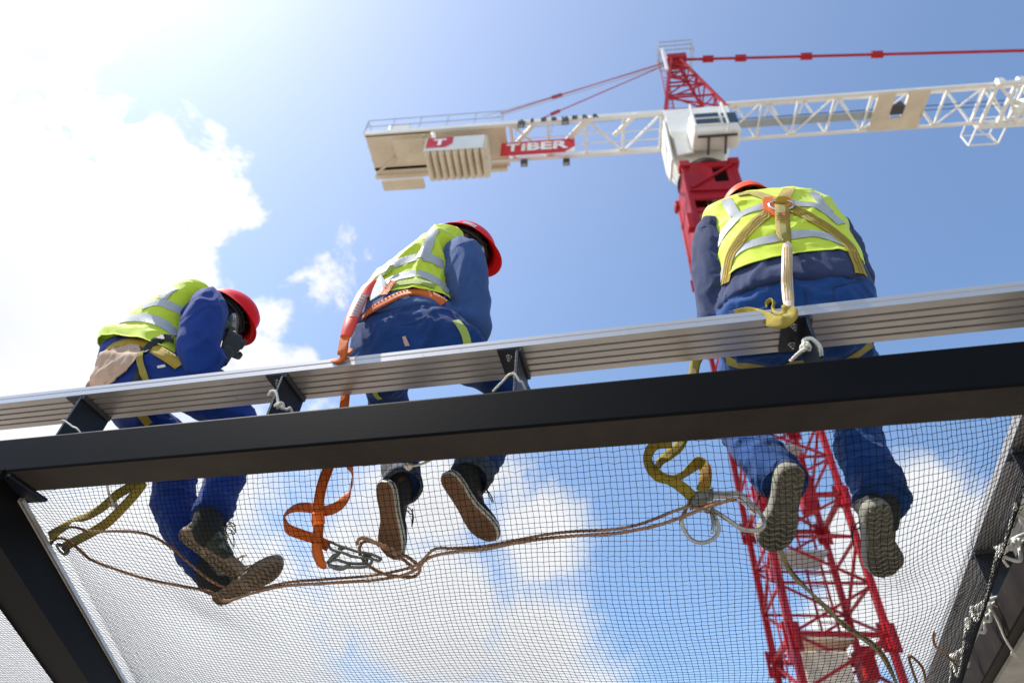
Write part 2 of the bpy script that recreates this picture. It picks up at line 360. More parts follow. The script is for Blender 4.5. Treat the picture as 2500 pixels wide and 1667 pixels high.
# cloth: noise folds pushed along the normals
def fold(p, fr, seed=0.0, st=(1, 1, 1)):
    q = Vector((p.x*st[0], p.y*st[1], p.z*st[2]))*fr+Vector((seed, seed*1.7, -seed))
    wv = noise.noise_vector(q*0.6)*0.55
    a = noise.noise(q+wv); b = noise.noise(q*2.1+wv*2+Vector((5, 3, 1)))
    r = max(0.0, 1-abs(a)*3.2); r2 = max(0.0, 1-abs(b)*3.5)
    return r*r*1.25+r2*r2*0.45+a*0.5-0.3
def soft_fold(p, fr, seed=0.0, st=(1, 1, 1)):
    q = Vector((p.x*st[0], p.y*st[1], p.z*st[2]))*fr+Vector((seed, seed*1.7, -seed)); q = q+noise.noise_vector(q*0.5)*0.8
    a = noise.noise(q); b = noise.noise(q*1.9+Vector((5, 3, 1))); r = max(0.0, 1-abs(a)*2.4)
    return r*r*0.9+b*0.25-0.15
def tuck(inner, outer_bvh, cen, gap=.005, lim=.022):
    for v in inner.data.vertices:
        p, n, i, d = outer_bvh.find_nearest(v.co)
        if p is None or d > lim: continue
        if n.dot(p-cen) < 0: n = -n
        e = (v.co-p)
        if e.dot(n) > -gap and (d < .006 or e.dot(n)/d > .75): v.co = p-n*gap
    inner.data.update()
def seat(o):
    for v in o.data.vertices:
        if v.co.y < 1.726 and v.co.z < 1.5172: v.co.z = 1.5172
    o.data.update()
def displace(me, amp, fr, seed=0, st=(1, 1, 1), fn=None, fo=None):
    n = len(me.vertices); no = [v.normal.copy() for v in me.vertices]
    for v, nr in zip(me.vertices, no):
        k = fn(v.co) if fn else 1.0
        if k > 0: v.co += nr*((fo or fold)(v.co, fr, seed, st)*amp*k)
    me.update()
def remeshed(mb, name, m, voxel=0.011, smooth_it=6, amp=0.0, fr=9, seed=0, st=(1, 1, 1), root=None, fn=None):
    o = link(name, mb.v, mb.f, m, None, True)
    md = o.modifiers.new('r', 'REMESH'); md.mode = 'VOXEL'; md.voxel_size = voxel; md.use_smooth_shade = True
    if smooth_it:
        sm = o.modifiers.new('s', 'SMOOTH'); sm.factor = 0.5; sm.iterations = smooth_it
    bpy.context.view_layer.update(); dg = bpy.context.evaluated_depsgraph_get()
    me = bpy.data.meshes.new_from_object(o.evaluated_get(dg), depsgraph=dg); o.modifiers.clear(); o.data = me; me.name = name
    if amp: displace(me, amp, fr, seed, st, fn)
    me.polygons.foreach_set('use_smooth', [True]*len(me.polygons))
    if not me.materials: me.materials.append(MAT[m])
    if root is not None: under(root, o)
    return o
def ringloft(stations, nseg=48, res=8, power=2.3, cap_top=True, cap_bot=True, off=0.0):
    """stations: (left point, right point, half thickness) -> list of rings"""
    C = [(a+b)/2 for a, b, t in stations]; A = [(b-a)/2 for a, b, t in stations]; Th = [t for a, b, t in stations]
    C2, T2 = smooth_path(C, Th, res); A2, _ = smooth_path(A, 0.0, res)
    n = len(C2); rings = []
    for i in range(n):
        t = (C2[min(i+1, n-1)]-C2[max(i-1, 0)]).normalized(); a = A2[i]; b = t.cross(a).normalized()
        al = a.length+off; ad = a.normalized(); th = T2[i]+off; ring = []
        for k in range(nseg):
            an = 2*math.pi*k/nseg; ca, sa = math.cos(an), math.sin(an); e = 2/power
            ring.append(C2[i]+ad*al*math.copysign(abs(ca)**e, ca)+b*th*math.copysign(abs(sa)**e, sa))
        rings.append(ring)
    return rings
def rings_mesh(mb, rings, caps=(True, True), mi=0):
    n = len(rings[0]); vs = [p for r in rings for p in r]; fs = []
    for i in range(len(rings)-1):
        for j in range(n): fs.append((i*n+j, i*n+(j+1) % n, (i+1)*n+(j+1) % n, (i+1)*n+j))
    k = len(rings)-1
    if caps[0]: fs.append(tuple(range(n-1, -1, -1)))
    if caps[1]: fs.append(tuple(k*n+j for j in range(n)))
    mb.add(vs, fs, mi)
# ================================================================== ground
g = MB(); g.box((0, 0, -1.7), (400, 0, 0), (0, 400, 0), (0, 0, 0.05)); tag(g.build('ground', 'ground'), kind='structure')
# ================================================================== benches, beams
def bench_profile():                       # across (0 = inner edge), height
    p = [(0, .040), (0, .026), (.003, .024), (.003, .021), (0, .019), (0, 0)]
    for c in (.036, .068, .100, .132): p += [(c-.005, 0), (c-.004, .009), (c+.004, .009), (c+.005, 0)]
    p += [(.163, 0), (.163, .040), (.150, .040), (.149, .036), (.014, .036), (.013, .040)]
    return p
def extrude_profile(mb, prof, origin, d, across, L0, L1, nst=1):
    o, d, a = Vector(origin), Vector(d), Vector(across); up = Vector((0, 0, 1)); n = len(prof); vs = []
    for L in (L0, L1): vs += [o+d*L+a*x+up*z for x, z in prof]
    fs = [(i, (i+1) % n, n+(i+1) % n, n+i) for i in range(n)]+[tuple(range(n-1, -1, -1)), tuple(range(n, 2*n))]
    mb.add(vs, fs)
def tube_profile(w, h, r=.009, n=4):
    p = []
    for cx, cz, a0 in ((w-r, h-r, 0), (r, h-r, 90), (r, r, 180), (w-r, r, 270)):
        for k in range(n+1):
            a = math.radians(a0+90*k/n); p.append((cx+r*math.cos(a), cz+r*math.sin(a)))
    return p
BZ0, BZ1, BY0, BY1 = 1.100, 1.247, 1.500, 1.640
PZ0 = 1.475; YP = 1.55
Xd = Vector((1, 0, 0)); Yd = Vector((0, 1, 0))
RD = Vector((.1128, 1, 0)).normalized(); RA = Vector((RD.y, -RD.x, 0))       # right side of the frame
LD = Vector((-.48, .877, 0)).normalized(); LA = Vector((-LD.y, LD.x, 0))    # left side
RO = Vector((1.349, 2.675, 0)); LO = Vector((-2.602, 1.920, 0))
def member(name, prof, o, d, a, L0, L1, m, label, cat, group=None):
    mb = MB(); extrude_profile(mb, prof, o, d, a, L0, L1); bm_o = mb.build(name, m)
    bm = bmesh.new(); bm.from_mesh(bm_o.data); bmesh.ops.recalc_face_normals(bm, faces=bm.faces[:]); bm.to_mesh(bm_o.data); bm.free()
     
    if m in ('navy_steel', 'grey_steel'):          # the underside takes a paler, browner material
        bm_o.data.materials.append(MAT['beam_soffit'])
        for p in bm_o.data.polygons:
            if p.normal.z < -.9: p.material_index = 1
    return tag(bm_o, label, cat, group)
bp = bench_profile()
BENCH = member('bench_plank', bp, (0, YP, PZ0), Xd, Yd, -4.4, 1.315, 'aluminium', 'long ribbed aluminium plank the three workers sit on', 'plank')
member('bench_plank', bp, (RO.x, RO.y, PZ0), RD, RA, -1.0, 6, 'aluminium', 'ribbed aluminium plank on the right running away behind the net', 'plank')
member('bench_plank', bp, (RO.x+RA.x*.166, RO.y+RA.y*.166, PZ0), RD, RA, -1.0, 6, 'aluminium', 'second ribbed plank at right beside the first, mostly hidden by the dark beam', 'plank')
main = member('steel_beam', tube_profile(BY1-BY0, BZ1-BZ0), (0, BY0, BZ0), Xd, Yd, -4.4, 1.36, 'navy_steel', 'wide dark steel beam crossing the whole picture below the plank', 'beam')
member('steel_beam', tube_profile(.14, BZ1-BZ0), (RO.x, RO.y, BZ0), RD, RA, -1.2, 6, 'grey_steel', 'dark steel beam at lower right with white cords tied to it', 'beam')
SD = Vector((-.326, .934, -.147)).normalized(); SA = Vector((-SD.y, SD.x, 0)).normalized(); SO = Vector((-2.262, 1.600, 1.0965)); SU = SA.cross(SD).normalized()
SU = SU if SU.z > 0 else -SU
mb = MB(); c0 = SO+SA*.085-SU*.075; mb.box(c0+SD*2.4, SD*2.5, SA*.085, SU*.075, bev=.008); lb = mb.build('steel_strut', 'navy_steel')
tag(lb, 'dark steel strut slanting down at lower left under the main beam', 'strut')
mb = MB(); mb.box(SO+SD*2.45+SA*(-.008)-SU*.012, SD*2.4, SA*.0075, SU*.006, bev=.002); under(lb, mb.build('lit_edge_strip', 'aluminium'))  # added bright strip imitating sky light on the strut's side edge
# joint plate below the main beam where the slanting beam meets it
mb = MB(); mb.box(Vector((-2.36, 1.60, BZ0-.008)), (.16, 0, 0), (0, .09, 0), (0, 0, .006), bev=.002)
under(main, mb.build('joint_plate', 'navy_bracket'))
# concrete slab edge under the right-hand beam
mb = MB(); c = RO+RD*1.9+RA*0.98+Vector((0, 0, 1.088)); mb.box(c, RD*2.9, RA*.93, (0, 0, .009), bev=.003)
tag(mb.build('concrete_slab', 'concrete'), 'grey concrete slab edge in the bottom right corner under the steel beam', 'slab')
# brackets: local frame x along the plank, y across, origin on the beam's top front edge
def make_bracket(two, mirror=1):
    root = empty('bracket', (0, 0, 0), None, None)
    H = PZ0-BZ1; sgn = mirror
    mb = MB(); mb.box((0, .082, H/2-.003), (.005, 0, 0), (0, .080, 0), (0, 0, H/2-.003), bev=.0012); w = mb.build('gusset_plate', 'navy_bracket'); w.parent = root
    mb = MB(); mb.box((-sgn*.034, .080, H-.0045), (.038, 0, 0), (0, .079, 0), (0, 0, .004), bev=.0014)
    w = mb.build('top_plate', 'navy_bracket'); w.parent = root
    mb = MB(); mb.box((sgn*.011, .080, H-.009), (.0055, 0, 0), (0, .078, 0), (0, 0, .009), bev=.002)
    w = mb.build('weld_strip', 'weld'); w.parent = root
    for k, y in enumerate((.034, .120)):
        mb = MB(); x = -sgn*.036
        mb.tube([(x, y, H-.008), (x, y, H-.0105)], .0105, 20); mb.tube([(x, y, H-.0105), (x, y, H-.020)], .0078, 6); mb.tube([(x, y, H-.020), (x, y, H-.030)], .0042, 12)
        b = mb.build('bolt', 'steel'); b.parent = root
    return root
br = make_bracket(True)
BX = [(-2.169, 'first bracket from the left, dark steel, with thin cord hooked over it'), (-1.293, 'second bracket from the left, dark steel, knotted white cord on its edge'),
      (-.414, 'third bracket from the left, dark steel, under the middle worker, white cord bent over it'), (.508, 'fourth bracket, squarely seen dark plate with two bolts, under the right worker')]
def copy_tree(o, parent=None):
    c = o.copy(); S.collection.objects.link(c); c.parent = parent
    for ch in [x for x in S.objects if x.parent == o]: copy_tree(ch, c)
    return c
for i, (x, lab) in enumerate(BX):
    o = br if i == 0 else copy_tree(br)
    o.location = (x, YP, BZ1+.0005); tag(o, lab, 'bracket', 'brackets carrying the aluminium plank')
RB = []
for k, yy in enumerate((2.42, 3.30)):
    o = copy_tree(br); t = (yy-RO.y)/RD.y; p = RO+RD*t; o.location = (p.x, p.y, BZ1+.0005)
    o.rotation_euler = (0, 0, -math.pi/2-math.atan2(RD.x, RD.y)); RB.append(o)
    tag(o, ['dark bracket on the right-hand beam nearer the camera, behind the net edge', 'dark bracket on the right-hand beam farther away, near the bottom right corner'][k], 'bracket', 'brackets on the right-hand beam')
# ================================================================== safety net
def xl(y): return -2.28-.349*(y-1.68)
ANC = [2.33, 2.64, 3.26, 3.40, 3.88]
def xr(y): return RO.x+RD.x/RD.y*(y-RO.y)-.12
def scal(y):
    for a, b in zip([1.75]+ANC, ANC+[4.5]):
        if a <= y <= b:
            t = (y-a)/(b-a); return -math.sin(math.pi*t)*min(.055, (b-a)*.13)
    return 0
DIM = [(.66, 2.07, .085, .022), (.36, 2.05, .12, .018), (-1.74, 2.16, .13, .028), (-.93, 2.02, .10, .012), (-.60, 2.03, .10, .010), (-1.15, 2.1, .16, .012), (.0, 2.3, .3, .01)]
def net_z(x, y):
    dn = np.maximum(y-1.67, 0); dr = np.maximum(xr(y)-x, 0); dl = np.maximum(x-xl(y), 0); Lf = 1-np.exp(-dl/.58)
    fr2 = 1-np.exp(-dr/.20)
    z = 1.18-(.33*(1-np.exp(-dn/.175))+.17*np.maximum(y-1.95, 0))*fr2
    for a, b, r, d in DIM: z = z-d*np.exp(-((x-a)**2+(y-b)**2)/r**2)
    z = z+.007*np.sin(x*7+.8*np.sin(y*3))*(1-np.exp(-dn/.3))
    zl = 1.125-.157*(y-1.68)
    return zl*(1-Lf)+z*Lf
SP = .0198
ys = [1.66]
while ys[-1] < 4.35:
    y = ys[-1]; dz = (net_z(-.4, y+.01)-net_z(-.4, y))/.01; ys.append(y+SP/math.sqrt(1+dz*dz))
ys = np.array(ys); ny = len(ys)
xs = np.arange(-4.6, .70, SP); nx0 = len(xs); nxr = 34
GX = np.zeros((ny, nx0+nxr)); GY = np.zeros_like(GX); OK = np.ones(GX.shape, bool)
for j, y in enumerate(ys):
    e = xr(y)+scal(y); GX[j, :nx0] = xs; t = np.arange(1, nxr+1)/nxr; GX[j, nx0:] = xs[-1]+(e-xs[-1])*t
    GY[j, :] = y; OK[j] = GX[j] > -5
n1 = np.random.RandomState(3)
GX += .022*np.sin(GY*5.3+GX*2.1)*np.clip((GY-1.66)*3, 0, 1)*np.where(GX < .9, 1, 0)+n1.normal(0, .0008, GX.shape); GY = GY+.018*np.sin(GX*4.1+GY*3)*np.clip((GY-1.66)*3, 0, 1)+n1.normal(0, .0008, GX.shape)
for a, b, r, d in DIM[:3]:               # the mesh bunches up where the toes push into it
    q = np.exp(-((GX-a)**2+(GY-b)**2)/(r*1.8)**2); GX += (a-GX)*q*.35; GY += (b-GY)*q*.35
GZ = net_z(GX, GY)+n1.normal(0, .0006, GX.shape)
# keep only what the frame (with a margin) could see
Cc = np.stack([GX, GY, GZ], -1)@RM          # world -> camera (RM rows are the camera axes in world order)
Cp = np.stack([GX, GY, GZ], -1).reshape(-1, 3)@RM
Cp = Cp.reshape(GX.shape+(3,)); dpt = -Cp[..., 2]; U_ = CX+F*Cp[..., 0]/dpt; V_ = CY-F*Cp[..., 1]/dpt
OK &= (U_ > -260) & (U_ < 2800) & (V_ < 1980)
idx = -np.ones(GX.shape, int); pts = np.stack([GX, GY, GZ], -1)
V, Fc = [], []
def strands(A, B, r=.00092):
    d = B-A; ln = np.linalg.norm(d, axis=1, keepdims=True); d = d/ln
    u = np.cross(d, np.array([.3, .2, .93])); u /= np.linalg.norm(u, axis=1, keepdims=True); v = np.cross(d, u)
    out = []
    for P_ in (A, B):
        for k in range(3): a = 2*math.pi*k/3; out.append(P_+(u*math.cos(a)+v*math.sin(a))*r)
    return np.stack(out, 1)                 # n,6,3
hA = OK[:, :-1] & OK[:, 1:]; vA = OK[:-1] & OK[1:]
E1 = strands(pts[:, :-1][hA], pts[:, 1:][hA]); E2 = strands(pts[:-1][vA], pts[1:][vA]); EE = np.concatenate([E1, E2])
ne = len(EE); verts = EE.reshape(-1, 3); base = (np.arange(ne)*6)[:, None]
fq = np.concatenate([base+np.array([k, (k+1) % 3, 3+(k+1) % 3, 3+k]) for k in range(3)])
# knots
K = pts[OK]; nk = len(K); kv = np.array([(1, 0, 0), (-1, 0, 0), (0, 1, 0), (0, -1, 0), (0, 0, 1), (0, 0, -1)])*.0019
KV = (K[:, None, :]+kv[None]).reshape(-1, 3); kf = np.array([(0, 2, 4), (2, 1, 4), (1, 3, 4), (3, 0, 4), (2, 0, 5), (1, 2, 5), (3, 1, 5), (0, 3, 5)])
KF = ((np.arange(nk)*6)[:, None, None]+kf[None]).reshape(-1, 3)+len(verts)
me = bpy.data.meshes.new('safety_net'); allv = np.concatenate([verts, KV]); me.vertices.add(len(allv)); me.vertices.foreach_set('co', allv.ravel())
nq, ntf = len(fq), len(KF); loops = np.concatenate([fq.ravel(), KF.ravel()]); me.loops.add(len(loops)); me.loops.foreach_set('vertex_index', loops)
me.polygons.add(nq+ntf); st = np.concatenate([np.arange(nq)*4, nq*4+np.arange(ntf)*3]); me.polygons.foreach_set('loop_start', st)
me.update(calc_edges=True); me.validate(); me.materials.append(MAT['net_black'])
net = bpy.data.objects.new('safety_net', me); S.collection.objects.link(net)
tag(net, 'black knotted safety net hung below the workers, sagging under their shoes', 'net')
def edge_pt(y, lift=0.0):
    x = xr(y)+scal(y); return Vector((x, y, float(net_z(x, y))+lift))
yy = np.arange(1.70, 4.2, .03); ep = [edge_pt(y) for y in yy]
mb = twisted(ep, .0075, 3, .055); o = mb.build('border_rope', 'cord_white', smooth=True); under(net, o)
# black twine lashing round the border rope
lash = []
P, _ = smooth_path(ep, .0, 10); T, U = frames(P)
for i, (p, t, u) in enumerate(zip(P, T, U)):
    v = t.cross(u); a = i*.32; lash.append(p+(u*math.cos(a)+v*math.sin(a))*.0086)
mb = MB(); mb.tube(lash, .0015, 5, res=2); under(net, mb.build('lashing_twine', 'net_black', smooth=True))
def net_hit(px, py, up=.0):                # where a sight line meets the net, then lifted onto its upper side
    r = ray(px, py); lo, hi = 1.3, 6.0
    lo_y, hi_y = 1.66, 6.0
    fnn = lambda y: r[2]/r[1]*y-float(net_z(r[0]/r[1]*y, y))
    a, b = lo_y, hi_y
    y = a; prev = fnn(a)
    while y < b:
        y2 = y+.02; cur = fnn(y2)
        if prev < 0 <= cur or prev > 0 >= cur: break
        prev = cur; y = y2
    p = Vector(r*(y/r[1])); p.z += up; p.y += up*.5
    return p
# ================================================================== cords
def cord(pts, r=.0042, res=8, mat_='cord_white'):
    return twisted(pts, r, 3, .022, 5, res)
def knot_pts(c, s, n=26, seed=0):
    R_ = random.Random(seed); a1, a2, a3 = R_.random()*6, R_.random()*6, R_.random()*6
    return [Vector(c)+Vector((math.cos(2*math.pi*2*k/n+a1)*s*(.7+.3*math.sin(6.28*3*k/n)), math.sin(2*math.pi*3*k/n+a2)*s*.8, math.cos(2*math.pi*5*k/n+a3)*s*.55)) for k in range(n)]
BXV = [b[0] for b in BX]
def pb(px, py, y=1.545): return PY(px, py, y)
cords = [
 ([pb(148, 1029), pb(156, 1026, 1.54), pb(176, 1040), pb(196, 1056), Vector((-2.02, 1.66, 1.20))], None, 'thin frayed white cord hooked over the first bracket on the left', .0032),
 ([pb(655, 966, 1.535), pb(662, 955, 1.53), pb(674, 958, 1.53), pb(680, 985, 1.53), pb(684, 992, 1.53), pb(700, 1000, 1.545), pb(712, 1004, 1.56), Vector((-1.2, 1.68, 1.2))], (682, 990), 'thick white cord knotted round the second bracket from the left', .0050),
 ([pb(1203, 956, 1.55), pb(1230, 928, 1.54), pb(1242, 915, 1.535), pb(1256, 913, 1.535), pb(1268, 930, 1.54), pb(1280, 946, 1.56), Vector((-.36, 1.68, 1.2))], None, 'white cord making a peak over the third bracket under the middle worker', .0042),
 ([pb(1930, 882, 1.56), pb(1950, 862, 1.535), pb(1966, 850, 1.525), pb(1962, 832, 1.525), pb(1978, 826, 1.52), pb(1994, 836, 1.525), pb(2003, 850, 1.53), pb(2005, 868, 1.55)], (1968, 846), 'thick white cord knotted beside the two bolts of the fourth bracket', .0058)]
for P_, kn, lab, r in cords:
    mb = cord(P_, r)
    if kn:
        mb2 = MB(); mb2.tube(knot_pts(pb(kn[0], kn[1], 1.53), .013, seed=kn[0]), r*.9, 7, res=3, closed=True); mb.add(mb2.v, mb2.f)
    tag(mb.build('tie_cord', 'cord_white', smooth=True), lab, 'cord', 'white cords tied to the plank brackets')
# knots tying the net edge to the right-hand beam
desc = ['white knotted cord tying the net edge at the right margin, uppermost of the beam ties', 'double white knot tying the net edge below the uppermost one', 'large white bow knot with a loose frayed tail hanging over the dark beam',
        'small white knot near the bottom of the beam with a loop', 'lowest white cord tie at the bottom edge']
for k, y in enumerate(ANC):
    e = edge_pt(y); s = RO+RD*((y+.02-RO.y)/RD.y); top = Vector((s.x-.004, s.y, BZ1-.01)); low = Vector((s.x-.004, s.y+.03, BZ0+.02))
    mb = cord([e, e.lerp(top, .4)+Vector((0, .004, .012)), top+Vector((0, 0, .012)), top+Vector((.05, .02, .02))], .0072)
    m2 = cord([e+Vector((0, .02, 0)), e.lerp(low, .5)+Vector((0, -.01, -.005)), top+Vector((.0, .05, .0)), top+Vector((.06, .06, .02))], .0066); mb.add(m2.v, m2.f)
    for q in range(3):
        m2 = MB(); m2.tube(knot_pts(e.lerp(top, .12+.26*q)+Vector((0, .006*(q-1), 0)), .015, seed=k*7+q), .0080, 7, res=3, closed=True); mb.add(m2.v, m2.f)
    if k == 2:
        a = e.lerp(top, .7); tl = cord([a, a+Vector((.03, .05, -.05)), a+Vector((.05, .10, -.12)), a+Vector((.065, .12, -.155))], .0050); mb.add(tl.v, tl.f)
        tl = cord([a, a+Vector((.05, .02, -.01)), a+Vector((.11, .05, -.05)), a+Vector((.17, .02, -.03))], .0034); mb.add(tl.v, tl.f)
        for q in range(7):
            b = a+Vector((.065, .12, -.155)); m2 = MB(); m2.tube([b, b+Vector((.004*(q-3), .01, -.02-.002*q))], .0012, 4); mb.add(m2.v, m2.f)
    else:
        a = e.lerp(top, .15); tl = cord([a, a+Vector((-.0, .03, -.03)), a+Vector((.012, .045, -.05))], .0046); mb.add(tl.v, tl.f)
    tag(mb.build('net_tie', 'cord_white', smooth=True), desc[k], 'cord', 'white cords tying the net to the right-hand beam')
# a little tie where the net meets the main beam by the middle worker
p0 = PY(998, 1138, 1.665); mb = cord([p0+Vector((-.03, .03, .02)), p0, p0+Vector((.04, 0, .004)), p0+Vector((.08, .01, .03))], .004)
m2 = MB(); m2.tube(knot_pts(p0, .012, seed=3), .004, 6, res=3, closed=True); mb.add(m2.v, m2.f)
tag(mb.build('net_tie', 'cord_white', smooth=True), 'small frayed white cord under the main beam between the shoes of the middle worker', 'cord')
p0 = PY(278, 1232, 1.80); mb = cord([PY(262, 1180, 1.66), PY(266, 1205, 1.72), p0], .0036); m2 = MB(); m2.tube(knot_pts(p0, .012, seed=9), .0042, 6, res=3, closed=True); mb.add(m2.v, m2.f)
tag(mb.build('net_tie', 'cord_white', smooth=True), 'small white knot on the yellow lanyard at left, hanging below the beam', 'cord')
# ================================================================== long ropes lying in the net
def netrope(px, name, m, r, label, strands_=3, up=.008, pitch=.05, extra=None):
    P_ = [net_hit(a, b, up) for a, b in px]
    mb = twisted(P_, r, strands_, pitch, 6, 8)
    return tag(mb.build(name, m, smooth=True), label, 'rope')
A1 = [(-60, 1378), (60, 1366), (135, 1317), (180, 1337), (217, 1368), (289, 1396), (361, 1418), (434, 1433), (506, 1447), (548, 1470), (610, 1452), (690, 1434), (795, 1427), (905, 1420), (980, 1408), (1019, 1390), (1035, 1372), (1060, 1360), (1111, 1350), (1180, 1345), (1230, 1335), (1315, 1320), (1400, 1312), (1500, 1306), (1560, 1296), (1610, 1285), (1665, 1266), (1720, 1245), (1790, 1222)]
netrope(A1, 'safety_rope', 'rope_tan', .0055, 'long tan rope lying along the net from the left beam to the steel hooks')
B1 = [(-60, 1406), (60, 1400), (146, 1299), (217, 1303), (307, 1303), (361, 1313), (416, 1346), (452, 1378), (506, 1422), (560, 1446), (614, 1446), (700, 1428), (800, 1420), (900, 1412), (985, 1396), (1022, 1380), (1050, 1352), (1070, 1345), (1105, 1345), (1180, 1340), (1260, 1325), (1330, 1312), (1400, 1304), (1500, 1299), (1570, 1284), (1660, 1250), (1717, 1238), (1800, 1226)]
netrope(B1, 'safety_rope', 'rope_tan', .0050, 'second tan rope arching over under the left boots beside the first rope', up=.014)
LP = [(868, 1335), (872, 1322), (890, 1320), (925, 1335), (965, 1352), (1002, 1372), (1022, 1395), (1010, 1412), (985, 1414), (940, 1408), (905, 1392), (880, 1368), (874, 1345), (884, 1328), (910, 1330), (955, 1355), (990, 1378), (1006, 1398)]
netrope(LP, 'rope_coil', 'rope_tan', .0058, 'coil of tan rope lying in the net at the toe of the middle worker', up=.012)
C1 = [(1905, 1345), (1912, 1365), (1925, 1392), (1945, 1418), (1975, 1445), (2020, 1485), (2060, 1530), (2110, 1565), (2150, 1600), (2185, 1660), (2220, 1730)]
netrope(C1, 'safety_rope', 'rope_khaki', .0054, 'brown rope trailing down the net from the left shoe of the right worker', up=.006)
C2 = [(1910, 1350), (1918, 1370), (1934, 1400), (1955, 1425), (1990, 1462), (2035, 1508), (2090, 1548), (2140, 1582), (2172, 1625), (2200, 1700)]
netrope(C2, 'safety_rope', 'rope_khaki', .0055, 'thinner brown rope twinned with the trailing rope below the right worker', up=.014)
D1 = [(2248, 1690), (2230, 1640), (2222, 1608), (2235, 1612), (2255, 1635), (2262, 1665)]
netrope(D1, 'rope_end', 'rope_tan', .0050, 'short looped tan rope end in the net near the bottom right corner')
D2 = [(2284, 1548), (2282, 1568), (2290, 1585), (2308, 1598), (2340, 1630)]
netrope(D2, 'rope_end', 'rope_tan', .0045, 'short tan rope end by the net edge at lower right')
# ================================================================== people
VIEW = Vector((0, 0, 0))
def st_(l, r, y, t, dyr=0.0):
    return (PY(l[0], l[1], y), PY(r[0], r[1], y+dyr), t)
def limb(pts, rads, mb, res=6, n=20, flat=1.0):
    mb.tube(pts, rads, n, res=res, flat=flat)
def bvh_of(objs):
    vs, fs = [], []
    for o in objs:
        k = len(vs); vs += [v.co.copy() for v in o.data.vertices]; fs += [[k+i for i in p.vertices] for p in o.data.polygons]
    return BVHTree.FromPolygons(vs, fs)
def hit(bvh, px, py):
    d = Vector(ray(px, py)).normalized(); h = bvh.ray_cast(Vector((0, 0, 0)), d)
    return h[0], h[1], d
def drape(mb, bvh, path, width, off=.003, thick=.0022, mi=0, nac=5, res=7, ext=0):
    """webbing laid on clothing: the line is given by points on the surface, the width follows the cloth"""
    P0 = []
    last = None
    for q in path:
        p, n, d = hit(bvh, *q)
        if p is None:
            if last is None: continue
            p = Vector(ray(*q)); k = last.length/p.length; p = p*k
            c = bvh.find_nearest(p); p = c[0]
        P0.append(p); last = p
    P, _ = smooth_path(P0, 0.0, res); n = len(P); Q = []
    for p in P:
        c = bvh.find_nearest(p); Q.append((c[0], c[1]))
    # smooth normals along
    NN = []
    for i in range(n):
        s = Vector((0, 0, 0))
        for k in range(max(0, i-4), min(n, i+5)):
            nn = Q[k][1]; 
            if nn.dot(Q[k][0]) > 0.3*Q[k][0].length: nn = -nn
            s += nn
        NN.append(s.normalized())
    W = [width]*n if isinstance(width, (int, float)) else smooth_path(P0, list(width), res)[1]
    top, bot = [], []
    for i in range(n):
        a = Q[max(i-1, 0)][0]; b = Q[min(i+1, n-1)][0]; t = (b-a).normalized(); x = t.cross(NN[i]).normalized()
        row = []
        for k in range(nac+1):
            c = Q[i][0]+x*(k/nac*2-1)*W[i]/2+NN[i]*.012
            h = bvh.ray_cast(c+NN[i]*.03, -NN[i], .09)
            s = h[0] if h[0] is not None else bvh.find_nearest(c)[0]
            row.append((s-Q[i][0]).dot(NN[i]))
        for it in range(2): row = [row[0]]+[max(row[k], (row[k-1]+row[k+1])/2) for k in range(1, nac)]+[row[-1]]
        for k in range(nac+1):
            c = Q[i][0]+x*(k/nac*2-1)*W[i]/2
            top.append(c+NN[i]*(row[k]+off+thick)); bot.append(c+NN[i]*(row[k]+off))
    q = nac+1
    def sm(L_):
        o = list(L_)
        for _ in range(5):
            o2 = list(o)
            for i in range(1, n-1):
                for k in range(q): o2[i*q+k] = (o[(i-1)*q+k]+o[i*q+k]*2+o[(i+1)*q+k])/4
            o = o2
        return o
    top, bot = sm(top), sm(bot); vs = top+bot; o = len(top); fs = []
    for i in range(n-1):
        for k in range(nac):
            a = i*q+k; fs.append((a, a+1, a+q+1, a+q)); fs.append((o+a, o+a+q, o+a+q+1, o+a+1))
        a = i*q; fs.append((a, a+q, o+a+q, o+a)); a = i*q+nac; fs.append((a, o+a, o+a+q, a+q))
    fs.append(tuple(range(q))+tuple(o+k for k in range(q-1, -1, -1)))
    a = (n-1)*q; fs.append(tuple(a+k for k in range(q-1, -1, -1))+tuple(o+a+k for k in range(q)))
    mb.add(vs, fs, mi)
    return [p+nn*(off+thick) for (p, _), nn in zip(Q, NN)], NN
def strap(name, bvh, path, width, m, root, off=.003, stitch=None, **k):
    mb = MB(); P, NN = drape(mb, bvh, path, width, off, **k); o = mb.build(name, m, root, smooth=True); autosmooth(o, 0.9)
    if stitch:
        sb = MB(); w = width if isinstance(width, (int, float)) else sum(width)/len(width)
        for f in stitch[1]:
            pts = []
            for i in range(len(P)):
                t = (P[min(i+1, len(P)-1)]-P[max(i-1, 0)]).normalized(); x = t.cross(NN[i]).normalized(); pts.append(P[i]+x*f*w/2+NN[i]*.0009)
            if stitch[2] == 'line': sb.tube(pts, .0007, 4)
            else:
                for a in range(0, len(pts)-1, 2): sb.tube([pts[a], pts[a+1]], .0007, 4)
        under(o, sb.build('stitching', stitch[0]))
    return o
